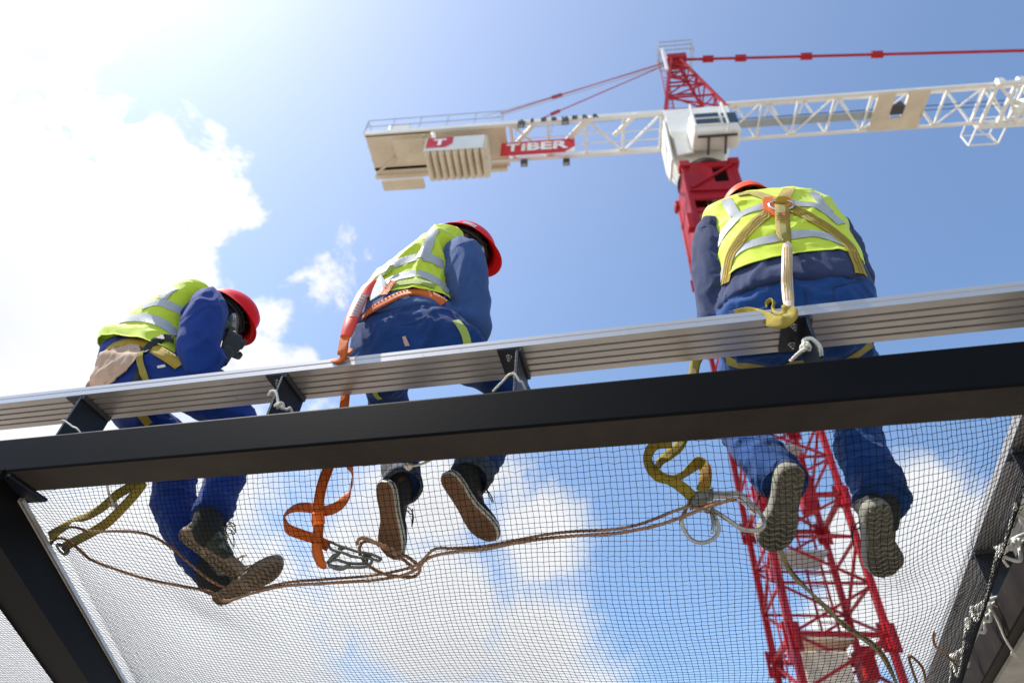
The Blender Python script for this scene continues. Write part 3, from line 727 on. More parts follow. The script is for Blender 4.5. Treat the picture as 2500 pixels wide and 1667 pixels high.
def hand(mb, wrist, dirn, palm_n, size=.185, curl=.6, thumb_side=1, r=1.0, spread=1.0):
    """palm, four curled fingers and a side thumb grown into the same body"""
    w = Vector(wrist); d = Vector(dirn).normalized(); n = Vector(palm_n); n = (n-d*n.dot(d)).normalized(); s = d.cross(n).normalized()*thumb_side
    L_ = size*.52
    mb.ell(w+d*L_*.52, d*L_*.60, s*.042*r, n*.017*r)
    mb.tube([w-d*.03, w+d*.02], [.028*r, .026*r], 12, flat=.8)
    for k, (off, ln) in enumerate(((.031, .86), (.011, .98), (-.010, .92), (-.030, .74))):
        off *= spread; b = w+d*L_*.86+s*off; l = size*.44*ln; p = [b]; a = 0; cc = b
        for j, f in enumerate((.45, .32, .23)):
            a += curl*(.7+.5*(j > 0))+.06*k; cc = cc+(d*math.cos(a)+n*math.sin(a))*l*f+s*off*.05; p.append(cc)
        mb.tube([b-d*.02]+p, [.0105*r, .0100*r, .0092*r, .0085*r, .0070*r], 10)
        mb.ell(p[-1], d*.0072*r, s*.0072*r, n*.0072*r, 8, 6)
    b = w+d*L_*.22+s*.032; p = [b, b+(d*.5+s*.75+n*.3).normalized()*.036, b+(d*.5+s*.75+n*.3).normalized()*.036+(d*.85+s*.2+n*.45).normalized()*.03, b+(d*.5+s*.75+n*.3).normalized()*.036+(d*.85+s*.1+n*.6).normalized()*.052]
    mb.tube(p, [.0135*r, .0120*r, .0105*r, .0085*r], 10)
def head_shape(mb, c, up, fw, s=1.0):
    c = Vector(c); up = Vector(up).normalized(); fw = Vector(fw); fw = (fw-up*fw.dot(up)).normalized(); sd = fw.cross(up)
    mb.ell(c+up*.03*s, fw*.098*s, sd*.078*s, up*.095*s, 24, 16)          # skull
    mb.ell(c-up*.035*s+fw*.022*s, fw*.072*s, sd*.062*s, up*.082*s, 24, 16)  # jaw
    mb.ell(c+fw*.096*s-up*.018*s, fw*.020*s, sd*.013*s, up*.026*s, 12, 8)  # nose
    mb.ell(c+fw*.086*s+up*.02*s, fw*.014*s, sd*.048*s, up*.011*s, 12, 8)   # brow
    mb.ell(c+fw*.084*s-up*.062*s, fw*.013*s, sd*.026*s, up*.012*s, 12, 8)  # mouth
    mb.ell(c+fw*.070*s-up*.102*s, fw*.018*s, sd*.026*s, up*.016*s, 12, 8)  # chin
    for q in (-1, 1): mb.ell(c+sd*q*.079*s-up*.005*s-fw*.008*s, fw*.017*s, sd*.009*s, up*.031*s, 12, 8)
    return sd
def helmet(c, up, fw, m, root, s=1.0, sticker=False):
    """shell with brim and peak, open underneath, cradle inside"""
    c = Vector(c); up = Vector(up).normalized(); fw = Vector(fw); fw = (fw-up*fw.dot(up)).normalized(); sd = fw.cross(up).normalized()
    nu, nv = 56, 16; mb = MB(); vs = []; 
    def P(a, t, th):
        ca, sa = math.cos(a), math.sin(a); rx = (.138+.004*ca)*s; ry = .112*s; e = math.sin(t)
        rr = e**.9
        bm_ = 0.0; dz = 0
        if t >= math.pi/2-1e-6:
            bm_ = 1
        x = ca*rx*rr; y = sa*ry*rr; z = math.cos(t)**.92*.135*s if t < math.pi/2 else 0
        ridge = .004*s*math.exp(-(y/(.016*s))**2)*(1 if t < 1.3 else 0)
        return c+fw*x*(1-th)+sd*y*(1-th)+up*(z*(1-th*.9)+ridge)
    rows = [[P(2*math.pi*j/nu, math.pi/2*i/nv*.999+.0008, 0) for j in range(nu)] for i in range(nv+1)]
    def brim(k, th=0):
        r = []
        for j in range(nu):
            a = 2*math.pi*j/nu; ca, sa = math.cos(a), math.sin(a); pk = max(ca, 0)**2.5
            w = (.010+.040*pk+.004*max(-ca, 0)**2)*s*k; x = ca*(.142*s+w*1.0); y = sa*(.112*s+w*.8)
            r.append(c+fw*x+sd*y-up*(.004+.016*k*(1-.2*pk)+.012*max(-ca, 0)*k)*s-up*th)
        return r
    rows += [brim(.25), brim(.6), brim(1.0), brim(1.0, .004*s)]
    inner = [[P(2*math.pi*j/nu, math.pi/2*i/nv*.999+.0008, .035) for j in range(nu)] for i in range(nv, -1, -1)]
    rows += [brim(.3, .005*s)]+inner
    vs = [p for r in rows for p in r]; fs = []
    for i in range(len(rows)-1):
        for j in range(nu): fs.append((i*nu+j, (i+1)*nu+j, (i+1)*nu+(j+1) % nu, i*nu+(j+1) % nu))
    fs.append(tuple(range(nu))); k = (len(rows)-1)*nu; fs.append(tuple(k+j for j in range(nu-1, -1, -1)))
    mb.add(vs, fs); o = mb.build('helmet', m, root, smooth=True)
    lb_ = MB()                                                   # head band and cradle straps
    ring = [c+fw*math.cos(a)*.108*s+sd*math.sin(a)*.086*s-up*.004*s for a in [2*math.pi*k/40 for k in range(40)]]
    lb_.tube(ring, .006*s, 6, closed=True)
    ring = [p-up*.018*s for p in ring]; lb_.tube(ring, .007*s, 6, closed=True)
    for k in range(6):
        a = math.pi*k/6+.2; p = fw*math.cos(a)*.112*s+sd*math.sin(a)*.09*s
        lb_.tube([c+p*(1), c+p*.8+up*.07*s, c+up*.10*s, c-p*.8+up*.07*s, c-p], .005*s, 5, res=4)
    under(o, lb_.build('cradle', 'helmet_liner', smooth=True))
    return o, sd, fw, up
def shoe(root, name, heel, toe, upv, mats, L_=.29, hi=.0, right=1, laces='canvas_black', side_stripe=True, thick=.024):
    """sole, foxing, upper with an ankle opening, tongue and laces; heel and toe are points on the underside"""
    heel, toe = Vector(heel), Vector(toe); f = (toe-heel).normalized(); u = Vector(upv); u = (u-f*u.dot(f)).normalized(); s = f.cross(u).normalized()*right
    mid = (heel+toe)/2; h0 = mid-f*L_/2; m_sole, m_side, m_up = mats
    # outline: half widths inner / outer along the length
    wsc = 1.14; prof = [(0.0, .012, .012), (.03, .026, .026), (.10, .034, .034), (.22, .035, .036), (.36, .030, .036), (.50, .030, .040), (.64, .042, .046), (.75, .050, .047), (.86, .047, .040), (.94, .033, .028), (.985, .018, .014), (1.0, .008, .006)]
    prof = [(a, b*wsc, c*wsc) for a, b, c in prof]
    def outline(sc, n=30):
        out = []
        ts = [p[0] for p in prof]
        def W(t, k): 
            for a, b in zip(prof[:-1], prof[1:]):
                if a[0] <= t <= b[0]: q = (t-a[0])/(b[0]-a[0]); return a[k]+(b[k]-a[k])*q
            return prof[-1][k]
        tt = [.5-.5*math.cos(math.pi*i/(n-1)) for i in range(n)]
        for t in tt: out.append((t, W(t, 1)))
        o1 = [(t, w_) for t, w_ in out]; o2 = [(t, -W(t, 2)) for t in reversed(tt)]
        k = [(( t-.5)*L_*(1+sc/L_*2)+.5*L_, w_+(sc if w_ > 0 else -sc)) for t, w_ in o1+o2]
        return k
    def cv(t): return .008*(max(t/L_-.72, 0)/.28)**2*2.0 + .002*(1-abs(t/L_-.5)*2)    # toe spring
    def P(a, b, z): return h0+f*a+s*b+u*(z+cv(a))
    def ringpts(sc, z): return [P(a, b, z) for a, b in outline(sc)]
    mb = MB(); R0 = [ringpts(-.006, .0), ringpts(-.001, .0015), ringpts(0, .006)]
    rings_mesh(mb, R0, (True, False)); so_ = mb.build('sole', m_sole, root, smooth=True); autosmooth(so_, .8)
    mb = MB(); fine = m_sole == 'sole_tan'; nb = 26 if fine else 15
    def hw(t):
        for a, b in zip(prof[:-1], prof[1:]):
            if a[0] <= t <= b[0]: q = (t-a[0])/(b[0]-a[0]); return a[1]+(b[1]-a[1])*q-.005, a[2]+(b[2]-a[2])*q-.005
        return .01, .01
    for k in range(nb):
        t = .05+.90*k/(nb-1); a, b = hw(t); zz = []
        if not fine and .40 < t < .50: continue
        m_ = 8 if fine else 4
        for q in range(m_+1): x = -b+(a+b)*q/m_; zz.append(P(t*L_+(.0035 if q % 2 else -.0035)*(1 if fine else 1.6), x, -.0008))
        mb.tube(zz, .0017 if fine else .0036, 4 if fine else 5, flat=.6)
    under(so_, mb.build('tread', {'sole_tan': 'tread_tan', 'sole_grey': 'tread_grey'}.get(m_sole, 'tread_cream'), smooth=False))
    mb = MB(); rings_mesh(mb, [ringpts(.0, .005), ringpts(.0022, .009), ringpts(.0026, thick), ringpts(.0005, thick+.004)], (False, False)); under(so_, mb.build('foxing', m_side, smooth=True))
    if side_stripe:
        mb = MB(); pts = [P(a, b, thick*.62) for a, b in outline(.0034)]; mb.tube(pts, .0016, 4, closed=True); under(so_, mb.build('foxing_stripe', 'canvas_black', smooth=True))
    # upper: cross sections along the length
    hi_ = .075+hi; mb = MB(); rings = []
    def half(t):
        for a, b in zip(prof[:-1], prof[1:]):
            if a[0] <= t <= b[0]: q = (t-a[0])/(b[0]-a[0]); return a[1]+(b[1]-a[1])*q, a[2]+(b[2]-a[2])*q
        return .01, .01
    def top(t): 
        if t < .10: return hi_*(.80+2.0*t)
        if t < .36: return hi_
        if t < .62: return hi_+(.062-hi_)*((t-.36)/.26)
        return .062-.030*((t-.62)/.38)**1.3
    for t in [.012, .03, .07, .13, .2, .28, .36, .44, .52, .6, .68, .76, .84, .9, .95, .98, .995]:
        a, b = half(t); tp = top(t); r = []
        for k in range(22):
            an = 2*math.pi*k/22; c_, s_ = math.cos(an), math.sin(an); z = thick*.5+(tp-thick*.5)*(.5+.5*s_); wd = (a if c_ > 0 else b)*(1.0 if s_ < 0 else (1-.42*s_**1.5*(1 if t < .6 else .6)))
            r.append(P(t*L_, wd*math.copysign(abs(c_)**.75, c_), z))
        rings.append(r)
    rings_mesh(mb, rings); up_ = mb.build('upper', m_up, root, smooth=True)
    mb = MB(); a0 = P(.20*L_, 0, hi_*.7); mb.tube([P(.17*L_, 0, hi_*.5), P(.19*L_, 0, hi_), P(.17*L_, 0, hi_+.016)], [.036, .0335, .034], 20, res=4); under(up_, mb.build('ankle_collar', m_up, smooth=True))
    mb = MB(); R_ = random.Random(int(L_*1e4)+int(heel.x*100))
    for k in range(5):
        t = .38+.055*k; z = top(t)+.002; mb.tube([P(t*L_, -.026, z-.012), P((t+.01)*L_, 0, z+.004), P((t+.03)*L_, .026, z-.012)], .0022, 6, res=4); mb.tube([P(t*L_, .026, z-.012), P((t+.01)*L_, 0, z+.005), P((t+.03)*L_, -.026, z-.012)], .0022, 6, res=4)
    for q in (-1, 1):
        for j in range(2): a = P(.36*L_, .0, top(.36)+.004); mb.tube([a, a+s*q*.03+f*(.02+.02*j)+u*.012, a+s*q*(.05)+f*(.045-.03*j)+u*(.002), a+s*q*(.055+.01*R_.random())+f*(.07)+u*(-.02)], .0020, 6, res=5)
    under(up_, mb.build('laces', laces, smooth=True))
    return so_
def person(loc, label):
    return None
def body_mesh(J, root_name, label, head_up, head_fw, skin='skin', legs=None):
    mb = MB(); c = J
    mb.tube([c['pelvis'], c['waist'], c['chest'], c['neck']], [.105, .095, .095, .05], 20, res=5)
    mb.tube([c['neck'], c['head']], [.056, .050], 16)
    head_shape(mb, c['head'], head_up, head_fw)
    for q in ('L', 'R'):
        mb.tube([c['neck']-Vector((0, 0, .03)), c['sh'+q], c['el'+q], c['wr'+q]], [.040, .046, .036, .026], 14, res=5)
        lp, lr = legs[0 if q == 'L' else 1]; mb.tube([c['pelvis']]+list(lp)+[c['an'+q]], [.085]+[max(.034, r*.5) for r in lr]+[.036], 16, res=5)
        d = (c['ft'+q]-c['an'+q]); mb.tube([c['an'+q], c['an'+q]+d*.4, c['ft'+q]], [.034, .036, .022], 12, res=4)
        hd = J.get('hd'+q, c['wr'+q]-c['el'+q]); hn = J.get('hn'+q, Vector((0, 0, -1)))
        hand(mb, c['wr'+q], hd, hn, curl=J.get('curl'+q, .5), thumb_side=J.get('ts'+q, 1))
    o = remeshed(mb, 'person', skin, .0065, 3)
    seat(o); return tag(o, label, 'person', 'workers seated on the plank')
def socks(J, root):
    for q in 'LR':
        a = J['an'+q]; d = (J['ft'+q]-a); k = (J['kn'+q]-a).normalized(); mb = MB()
        mb.tube([a+k*.14, a+k*.04, a+d*.12, a+d*.35], [.062, .057, .050, .042], 18, res=4); under(root, mb.build('sock', 'canvas_black', smooth=True))
def glove(root, J, q):
    mb = MB(); hd = J.get('hd'+q, J['wr'+q]-J['el'+q]); hn = J.get('hn'+q, Vector((0, 0, -1)))
    hand(mb, J['wr'+q], hd, hn, curl=J.get('curl'+q, .5), thumb_side=J.get('ts'+q, 1), r=1.04, size=.205, spread=1.22)
    d = Vector(hd).normalized(); mb.tube([J['wr'+q]-d*.05, J['wr'+q]+d*.01], [.035, .031], 16)
    return remeshed(mb, 'glove', 'glove', .0034, 1, root=root)
def trousers(J, root, m, hipst, legs, seed, amp=.0085):
    mb = MB(); rings_mesh(mb, ringloft(hipst, 40, 6, 2.4))
    for P_, R_ in legs: mb.tube(P_, R_, 24, res=6)
    o = remeshed(mb, 'trousers', m, .0105, 5, 0, root=root)
    displace(o.data, amp, 6.5, seed, (1, 1, 1.7), fo=soft_fold); displace(o.data, amp*.55, 13, seed+9, (1.2, 1, 1.5), fo=soft_fold)
    seat(o); return o
def cuffs(o): pass
def jacket(root, m, torso, sleeves, seed, amp=.007, st=(1.2, 1.2, .6), fr=9.0):
    mb = MB(); rings_mesh(mb, ringloft(torso, 40, 6, 2.3))
    for P_, R_ in sleeves: mb.tube(P_, R_, 24, res=6)
    o = remeshed(mb, 'jacket', m, .0105, 6, 0, root=root)
    displace(o.data, amp, fr*.75, seed, st, fo=soft_fold); displace(o.data, amp*.5, fr*1.5, seed+5, st, fo=soft_fold); return o
def vest(root, torso, seed, m='vest', amp=.0055, st=(1, 1, 1.1), fr=8.5, nseg=150, res=16, power=2.35):
    rg = ringloft(torso, nseg, res, power); mb = MB(); n = len(rg)
    for ring, sgn in ((rg[0], -1),):     # hem: soft waves and a turned-in edge
        pass
    rings_mesh(mb, rg, (False, False)); o = mb.build('vest', m, root, smooth=True); displace(o.data, amp, fr*.62, seed, st, fo=soft_fold); displace(o.data, amp*.30, fr*1.5, seed+4, st, fo=soft_fold)
    # edge piping at the hem
    pts = [o.data.vertices[k].co.copy() for k in range(nseg)]
    pb_ = MB(); pb_.tube(pts, .0026, 6, closed=True); under(o, pb_.build('hem_piping', 'piping', smooth=True))
    sol = o.modifiers.new('thickness', 'SOLIDIFY'); sol.thickness = .0016; sol.offset = -1
    return o
def tape(root, bvh, path, width=.048, off=.0032, m='tape'):
    mb = MB(); P, NN = drape(mb, bvh, path, width, off, thick=.0008, nac=6, res=6)
    o = mb.build('reflective_tape', m, root, smooth=True); autosmooth(o, 1.0)
    return o
# ------------------------------------------------------------------ right worker
J = dict(pelvis=PY(1945, 790, 1.70), waist=PY(1935, 690, 1.69), chest=PY(1895, 560, 1.70), neck=PY(1868, 500, 1.74), head=PY(1828, 532, 1.84),
         shL=PY(1760, 545, 1.70), elL=PY(1740, 720, 1.72), wrL=PY(1800, 815, 1.92), shR=PY(2015, 525, 1.72), elR=PY(2085, 700, 1.80), wrR=PY(2010, 790, 2.0),
         hipL=PY(1860, 815, 1.73), knL=PY(1805, 1030, 2.10), anL=PY(1915, 1172, 1.90), ftL=PY(1915, 1300, 2.0),
         hipR=PY(2030, 800, 1.73), knR=PY(2080, 985, 2.10), anR=PY(2152, 1240, 1.97), ftR=PY(2160, 1370, 2.08))
hu = (.06, .12, 1.0); hf = (-.10, .95, -.2)
hips = [st_((1790, 860), (2100, 820), 1.70, .10), st_((1758, 818), (2130, 772), 1.70, .13), st_((1752, 785), (2136, 738), 1.70, .138), st_((1762, 750), (2124, 708), 1.69, .126), st_((1780, 710), (2095, 675), 1.69, .108)]
legs = [([J['hipL']+Vector((0, .02, .02)), PY(1822, 880, 1.92), J['knL'], PY(1850, 1105, 2.0), PY(1905, 1165, 1.915), PY(1918, 1182, 1.90)], [.095, .092, .078, .074, .072, .070]),
        ([J['hipR']+Vector((0, .02, .02)), PY(2068, 868, 1.92), J['knR'], PY(2100, 1090, 2.06), PY(2140, 1180, 2.0), PY(2152, 1228, 1.97)], [.095, .092, .080, .078, .078, .076])]
p3 = body_mesh(J, 'person', 'worker on the right seen from behind, khaki harness crossed over his yellow vest', hu, hf, legs=legs)
socks(J, p3)
tr = trousers(J, p3, 'trouser_light', hips, legs, 3, .013)
for k, (a, r) in enumerate(((legs[0][0], .0715), (legs[1][0], .0765))):
    mb = MB(); d = (a[-1]-a[-2]).normalized(); u = d.orthogonal().normalized(); v = d.cross(u)
    ring = [a[-1]+(u*math.cos(t)+v*math.sin(t))*(r*(1+.05*math.sin(3*t))) for t in [2*math.pi*i/28 for i in range(28)]]; mb.tube(ring, .0035, 6, closed=True)
    under(tr, mb.build('leg_hem', 'trouser', smooth=True))
tors = [st_((1748, 772), (2132, 730), 1.69, .146), st_((1752, 752), (2130, 708), 1.69, .146), st_((1762, 715), (2116, 672), 1.69, .134), st_((1766, 650), (2084, 615), 1.69, .118), st_((1755, 595), (2050, 570), 1.70, .112),
        st_((1760, 560), (2025, 540), 1.71, .100), st_((1790, 530), (1985, 515), 1.74, .080), st_((1840, 520), (1940, 510), 1.77, .05)]
slL = ([PY(1785, 540, 1.71), PY(1752, 548, 1.70), PY(1742, 600, 1.70), PY(1738, 670, 1.71), PY(1746, 745, 1.73), PY(1752, 812, 1.78), PY(1800, 850, 1.92)], [.075, .070, .072, .070, .062, .056, .044])
slR = ([PY(1985, 545, 1.72), PY(2022, 548, 1.73), PY(2045, 580, 1.76), PY(2072, 650, 1.79), PY(2090, 715, 1.82), PY(2055, 765, 1.92), PY(2010, 790, 2.0)], [.072, .066, .066, .062, .058, .052, .044])
jk = jacket(p3, 'jacket_grey', tors, [slL, slR], 5, amp=.011, st=(1.7, 1.7, .55))
vt = [st_((1762, 716), (2108, 668), 1.69, .142), st_((1757, 685), (2100, 640), 1.69, .137), st_((1752, 640), (2085, 605), 1.69, .131), st_((1742, 590), (2068, 562), 1.70, .130),
      st_((1722, 562), (2056, 543), 1.71, .128), st_((1714, 542), (2042, 522), 1.72, .116), st_((1752, 524), (2010, 510), 1.74, .098), st_((1800, 514), (1970, 506), 1.76, .066), st_((1840, 512), (1935, 506), 1.78, .04)]
ve = vest(p3, vt, 2, amp=.010)
# flared shoulder caps of the vest
for pts_ in ([(1705, 518), (1716, 512), (1760, 484), (1745, 520), (1735, 545)],):
    pass
tuck(jk, bvh_of([ve]), sum((v.co for v in ve.data.vertices), Vector())/len(ve.data.vertices))
B3 = bvh_of([ve, jk, tr]); BV = bvh_of([ve])
for pth, w_ in (([(1752, 606), (1765, 572), (1788, 545), (1818, 520), (1852, 508), (1885, 500)], .040), ([(1936, 498), (1972, 500), (2005, 510), (2030, 528), (2056, 548)], .040),
                ([(1760, 690), (1774, 650), (1800, 613), (1850, 592), (1900, 582), (1955, 572), (1990, 570), (2030, 582), (2080, 606)], .042),
                ([(1772, 488), (1782, 504), (1796, 528)], .040), ([(1988, 472), (2003, 492), (2028, 518)], .034)):
    tape(ve, BV, pth, w_)
def seam(o, name, path, m, r=.0013, off=.0012):
    bv = bvh_of([o]); pts = [hit(bv, *q) for q in path]; pts = [p-d*off for p, n, d in pts if p is not None]
    if len(pts) > 1: mb = MB(); mb.tube(pts, r, 4, res=6); under(o, mb.build(name, m, smooth=True))
seam(tr, 'pocket_seam', [(2035, 700), (2037, 722), (2040, 745)], 'jacket_grey', .0018); seam(tr, 'pocket_seam', [(2035, 700), (2070, 692), (2108, 682)], 'jacket_grey', .0018)
seam(tr, 'back_seam', [(1966, 705), (1968, 735), (1968, 755)], 'jacket_grey', .0016); seam(jk, 'hem_seam', [(1770, 722), (1830, 706), (1900, 694), (1975, 686), (2050, 676), (2105, 672)], 'trouser', .0014)
seam(jk, 'shoulder_seam', [(1706, 560), (1722, 553), (1742, 556)], 'trouser', .0015)
st3 = ('thread_black', (-.45, .45, 0), 'line')
h1 = strap('harness_strap', B3, [(1886, 512), (1847, 545), (1808, 586), (1785, 622), (1777, 653), (1769, 695)], .046, 'webbing_yellow', p3, .004, ('thread_black', (-.5, .0, .5), 'line'))
h2 = strap('harness_strap', B3, [(1928, 506), (1972, 528), (2017, 556), (2055, 585), (2080, 612), (2094, 645), (2104, 670)], .048, 'webbing_yellow', p3, .004, ('thread_black', (-.5, .0, .5), 'line'))
h3 = strap('harness_strap', B3, [(1900, 500), (1870, 484), (1838, 473), (1800, 470)], .044, 'webbing_khaki', p3, .004)
h4 = strap('harness_strap', B3, [(1908, 496), (1916, 478), (1928, 463)], .046, 'webbing_yellow', p3, .004)
strap('harness_strap', bvh_of([tr]), [(1775, 876), (1830, 893), (1890, 905), (1960, 906), (2030, 895), (2085, 870), (2125, 835)], .040, 'webbing_khaki', p3, .003)
# stitched red crosses at the strap ends
for c0, c1 in (((1785, 622), (1772, 665)), ((2075, 604), (2094, 642))):
    sb = MB(); 
    for q in range(5):
        t0, t1 = q/5, (q+1)/5
        for sg in (-1, 1):
            a = (c0[0]+(c1[0]-c0[0])*t0-13*sg, c0[1]+(c1[1]-c0[1])*t0); b = (c0[0]+(c1[0]-c0[0])*t1+13*sg, c0[1]+(c1[1]-c0[1])*t1)
            BB = bvh_of([h1 if c0[0] < 1900 else h2]); ha = hit(BB, *a)[0]; hb_ = hit(BB, *b)[0]
            if ha and hb_: sb.tube([ha*.9985, hb_*.9985], .0010, 4)
    if sb.v: under(h1 if c0[0] < 1900 else h2, sb.build('stitching', 'thread_red'))
def on(bvh, px, py, off): p, n, d = hit(bvh, px, py); return p-d*off
# back plate and D ring
mb = MB(); pl = [(1862, 488), (1866, 484), (1926, 479), (1932, 483), (1939, 500), (1932, 510), (1900, 528), (1893, 526), (1863, 512)]
pp = [on(B3, a, b, .018) for a, b in pl]; cc = sum(pp, Vector())/len(pp)
nn_ = (pp[2]-pp[0]).cross(pp[6]-pp[0]).normalized(); 
if nn_.dot(cc) > 0: nn_ = -nn_
pp = [p-nn_*(p-cc).dot(nn_) for p in pp]; mb.poly(pp, -nn_*.007); pk = mb.build('back_plate', 'plastic_orange', p3)
mb = MB(); ring = [on(B3, 1908+30*math.cos(a), 499+(14*math.sin(a) if math.sin(a) > 0 else 10*math.sin(a)), .027) for a in [2*math.pi*k/20 for k in range(20)]]
mb.tube(ring, .0046, 8, closed=True); under(pk, mb.build('dorsal_ring', 'steel', smooth=True))
mb = MB(); pc = [on(B3, a, b, o_) for a, b, o_ in ((1888, 493, .02), (1900, 490, .034), (1915, 489, .034), (1926, 494, .02))]
free_ribbon(mb, pc, .030, res=5); under(pk, mb.build('keeper_loop', 'webbing_yellow', smooth=True))
sol_, sd_, fw_, up_ = helmet(J['head']+Vector(hu).normalized()*.045, hu, hf, 'helmet_orange', p3)
# lanyard of the right worker
lan = empty('lanyard', PY(1925, 740, 1.52), 'khaki lanyard with pale shock pack hanging from the right worker\'s back over the plank', 'lanyard', 'safety lanyards')
mb = MB(); P_ = [on(B3, 1909, 500, .040), on(B3, 1910, 525, .034), on(B3, 1911, 549, .022), on(B3, 1914, 575, .02), on(B3, 1919, 598, .022)]
free_ribbon(mb, P_, .050, twist=[0, 0, 0, -12, -60], res=8, thick=.004); s1 = mb.build('webbing', 'webbing_khaki', lan, smooth=True)
sb = MB()
for k in range(4):
    a = on(B3, 1896, 521+5.5*k, .041); b = on(B3, 1925, 519+5.5*k, .041); sb.tube([a, b], .0011, 4)
under(s1, sb.build('stitching', 'thread_red'))
mb = MB(); pk_ = [on(B3, 1921, 592, .030), on(B3, 1922, 606, .034), on(B3, 1921, 660, .036), on(B3, 1922, 700, .040), PY(1925, 735, 1.525), PY(1927, 752, 1.515)]
mb.tube(pk_, [.008, .0165, .017, .018, .017, .012], 16, res=6, flat=.62); sp_ = mb.build('shock_pack', 'pack_cream', lan, smooth=True)
mb = MB()
for q in (-.6, -.2, .2, .6): mb.tube([p+Vector((q*.019, -.0118*(1-q*q*.5), -.006)) for p in pk_[1:5]], .0012, 4, res=5)
under(sp_, mb.build('stitching', 'webbing_yellow'))
mb = MB()
free_ribbon(mb, [PY(1795, 765, 1.60), PY(1825, 762, 1.585), PY(1862, 772, 1.56), PY(1890, 786, 1.53), PY(1915, 784, 1.51), PY(1932, 768, 1.505), PY(1925, 756, 1.51)], .040, twist=[65, 55, 40, 15, -10, -30, -30], res=8, thick=.0028)
free_ribbon(mb, [PY(1925, 752, 1.51), PY(1908, 762, 1.52), PY(1893, 757, 1.55), PY(1885, 738, 1.56), PY(1868, 744, 1.58), PY(1845, 758, 1.61), PY(1800, 790, 1.72), PY(1715, 868, 1.76)], .038, twist=[20, 30, 60, 80, 40, 50, 30, 20], res=8, thick=.0028)
mb.build('webbing', 'webbing_khaki', lan, smooth=True)
mb = MB(); free_ribbon(mb, [PY(1728, 850, 1.80), PY(1705, 872, 1.80), PY(1694, 905, 1.80), PY(1686, 1000, 1.78), PY(1662, 1080, 1.78), PY(1635, 1108, 1.79), PY(1612, 1128, 1.79), PY(1604, 1152, 1.80), PY(1618, 1168, 1.81), PY(1650, 1180, 1.82), PY(1672, 1195, 1.83), PY(1690, 1212, 1.83)], .036, twist=[20, 10, 0, 0, 25, 30, 55, 70, 60, 25, 0, 0], res=8, thick=.0028)
mb.build('webbing', 'webbing_khaki', lan, smooth=True)
mb = MB(); free_ribbon(mb, [PY(1640, 1080, 1.76), PY(1600, 1085, 1.77), PY(1582, 1112, 1.78), PY(1588, 1140, 1.79), PY(1610, 1163, 1.80), PY(1640, 1170, 1.82), PY(1668, 1158, 1.83), PY(1690, 1140, 1.83), PY(1708, 1128, 1.83), PY(1722, 1145, 1.82), PY(1722, 1175, 1.82), PY(1712, 1200, 1.83)], .036, twist=[0, -20, -40, -30, 10, 40, 50, 30, 0, 0, 0, 0], res=8, thick=.0028)
w2 = mb.build('webbing', 'webbing_khaki', lan, smooth=True); sb = MB()
for k in range(5): sb.tube([PY(1704, 1140+9*k, 1.808), PY(1738, 1134+9*k, 1.808)], .0010, 4)
under(w2, sb.build('stitching', 'thread_red'))
def hook(pts, y, root, r=.0075, m='hook_steel', gate=True):
    mb = MB(); P_ = [PY(a, b, y+dy) for a, b, dy in pts]; mb.tube(P_, r, 8, res=6, closed=True, flat=1.5); o = mb.build('scaffold_hook', m, root, smooth=True); return o
hk = hook([(1737, 1208, 0), (1770, 1204, 0), (1806, 1206, .01), (1832, 1228, .01), (1856, 1254, .02), (1866, 1278, .02), (1856, 1292, .02), (1830, 1294, .02), (1806, 1288, .01), (1780, 1270, .01), (1752, 1252, 0), (1738, 1240, 0)], 1.86, lan, .0064)
hk2 = hook([(1690, 1212, 0), (1678, 1236, 0), (1664, 1268, 0), (1672, 1296, .02), (1690, 1318, .03), (1716, 1324, .03), (1742, 1314, .03), (1754, 1292, .02), (1748, 1268, .01), (1738, 1250, 0), (1722, 1246, 0), (1716, 1226, 0)], 1.86, lan, .0064)
for h_, q in ((hk, [(1737, 1214), (1780, 1214), (1815, 1226), (1842, 1258)]), (hk2, [(1735, 1250), (1740, 1278), (1738, 1300)])):
    mb = MB(); mb.tube([PY(a, b, 1.85) for a, b in q], .0055, 8, res=5, flat=1.4); under(h_, mb.build('gate', 'steel', smooth=True))
mb = MB(); cc = PY(1713, 1218, 1.845); e = (PY(1745, 1212, 1.845)-PY(1690, 1222, 1.845))/2; f_ = (PY(1716, 1196, 1.845)-PY(1712, 1240, 1.845))/2
mb.box(cc, e, f_, (0, .009, .003), bev=.005); mb.box(cc+f_*.3-Vector((0, .011, 0)), e*.6, f_*.35, (0, .004, .001), bev=.002); mb.tube([cc-e*.7-f_*.5-Vector((0, .013, 0)), cc-e*.7-f_*.5-Vector((0, .016, 0))], .006, 12)
mb.build('hook_body', 'hook_steel', lan)
# shoes
shoe(p3, 'shoe', PY(1937, 1156, 1.80), PY(1892, 1342, 2.00), Vector((-.12, .52, .82)), ('sole_grey', 'upper_grey', 'canvas_black'), .290, right=-1, laces='webbing_black', side_stripe=False, thick=.034)
shoe(p3, 'shoe', PY(2148, 1258, 1.905), PY(2168, 1396, 2.09), Vector((-.20, .42, .86)), ('sole_grey', 'upper_grey', 'canvas_black'), .275, right=1, laces='webbing_black', side_stripe=False, thick=.034)
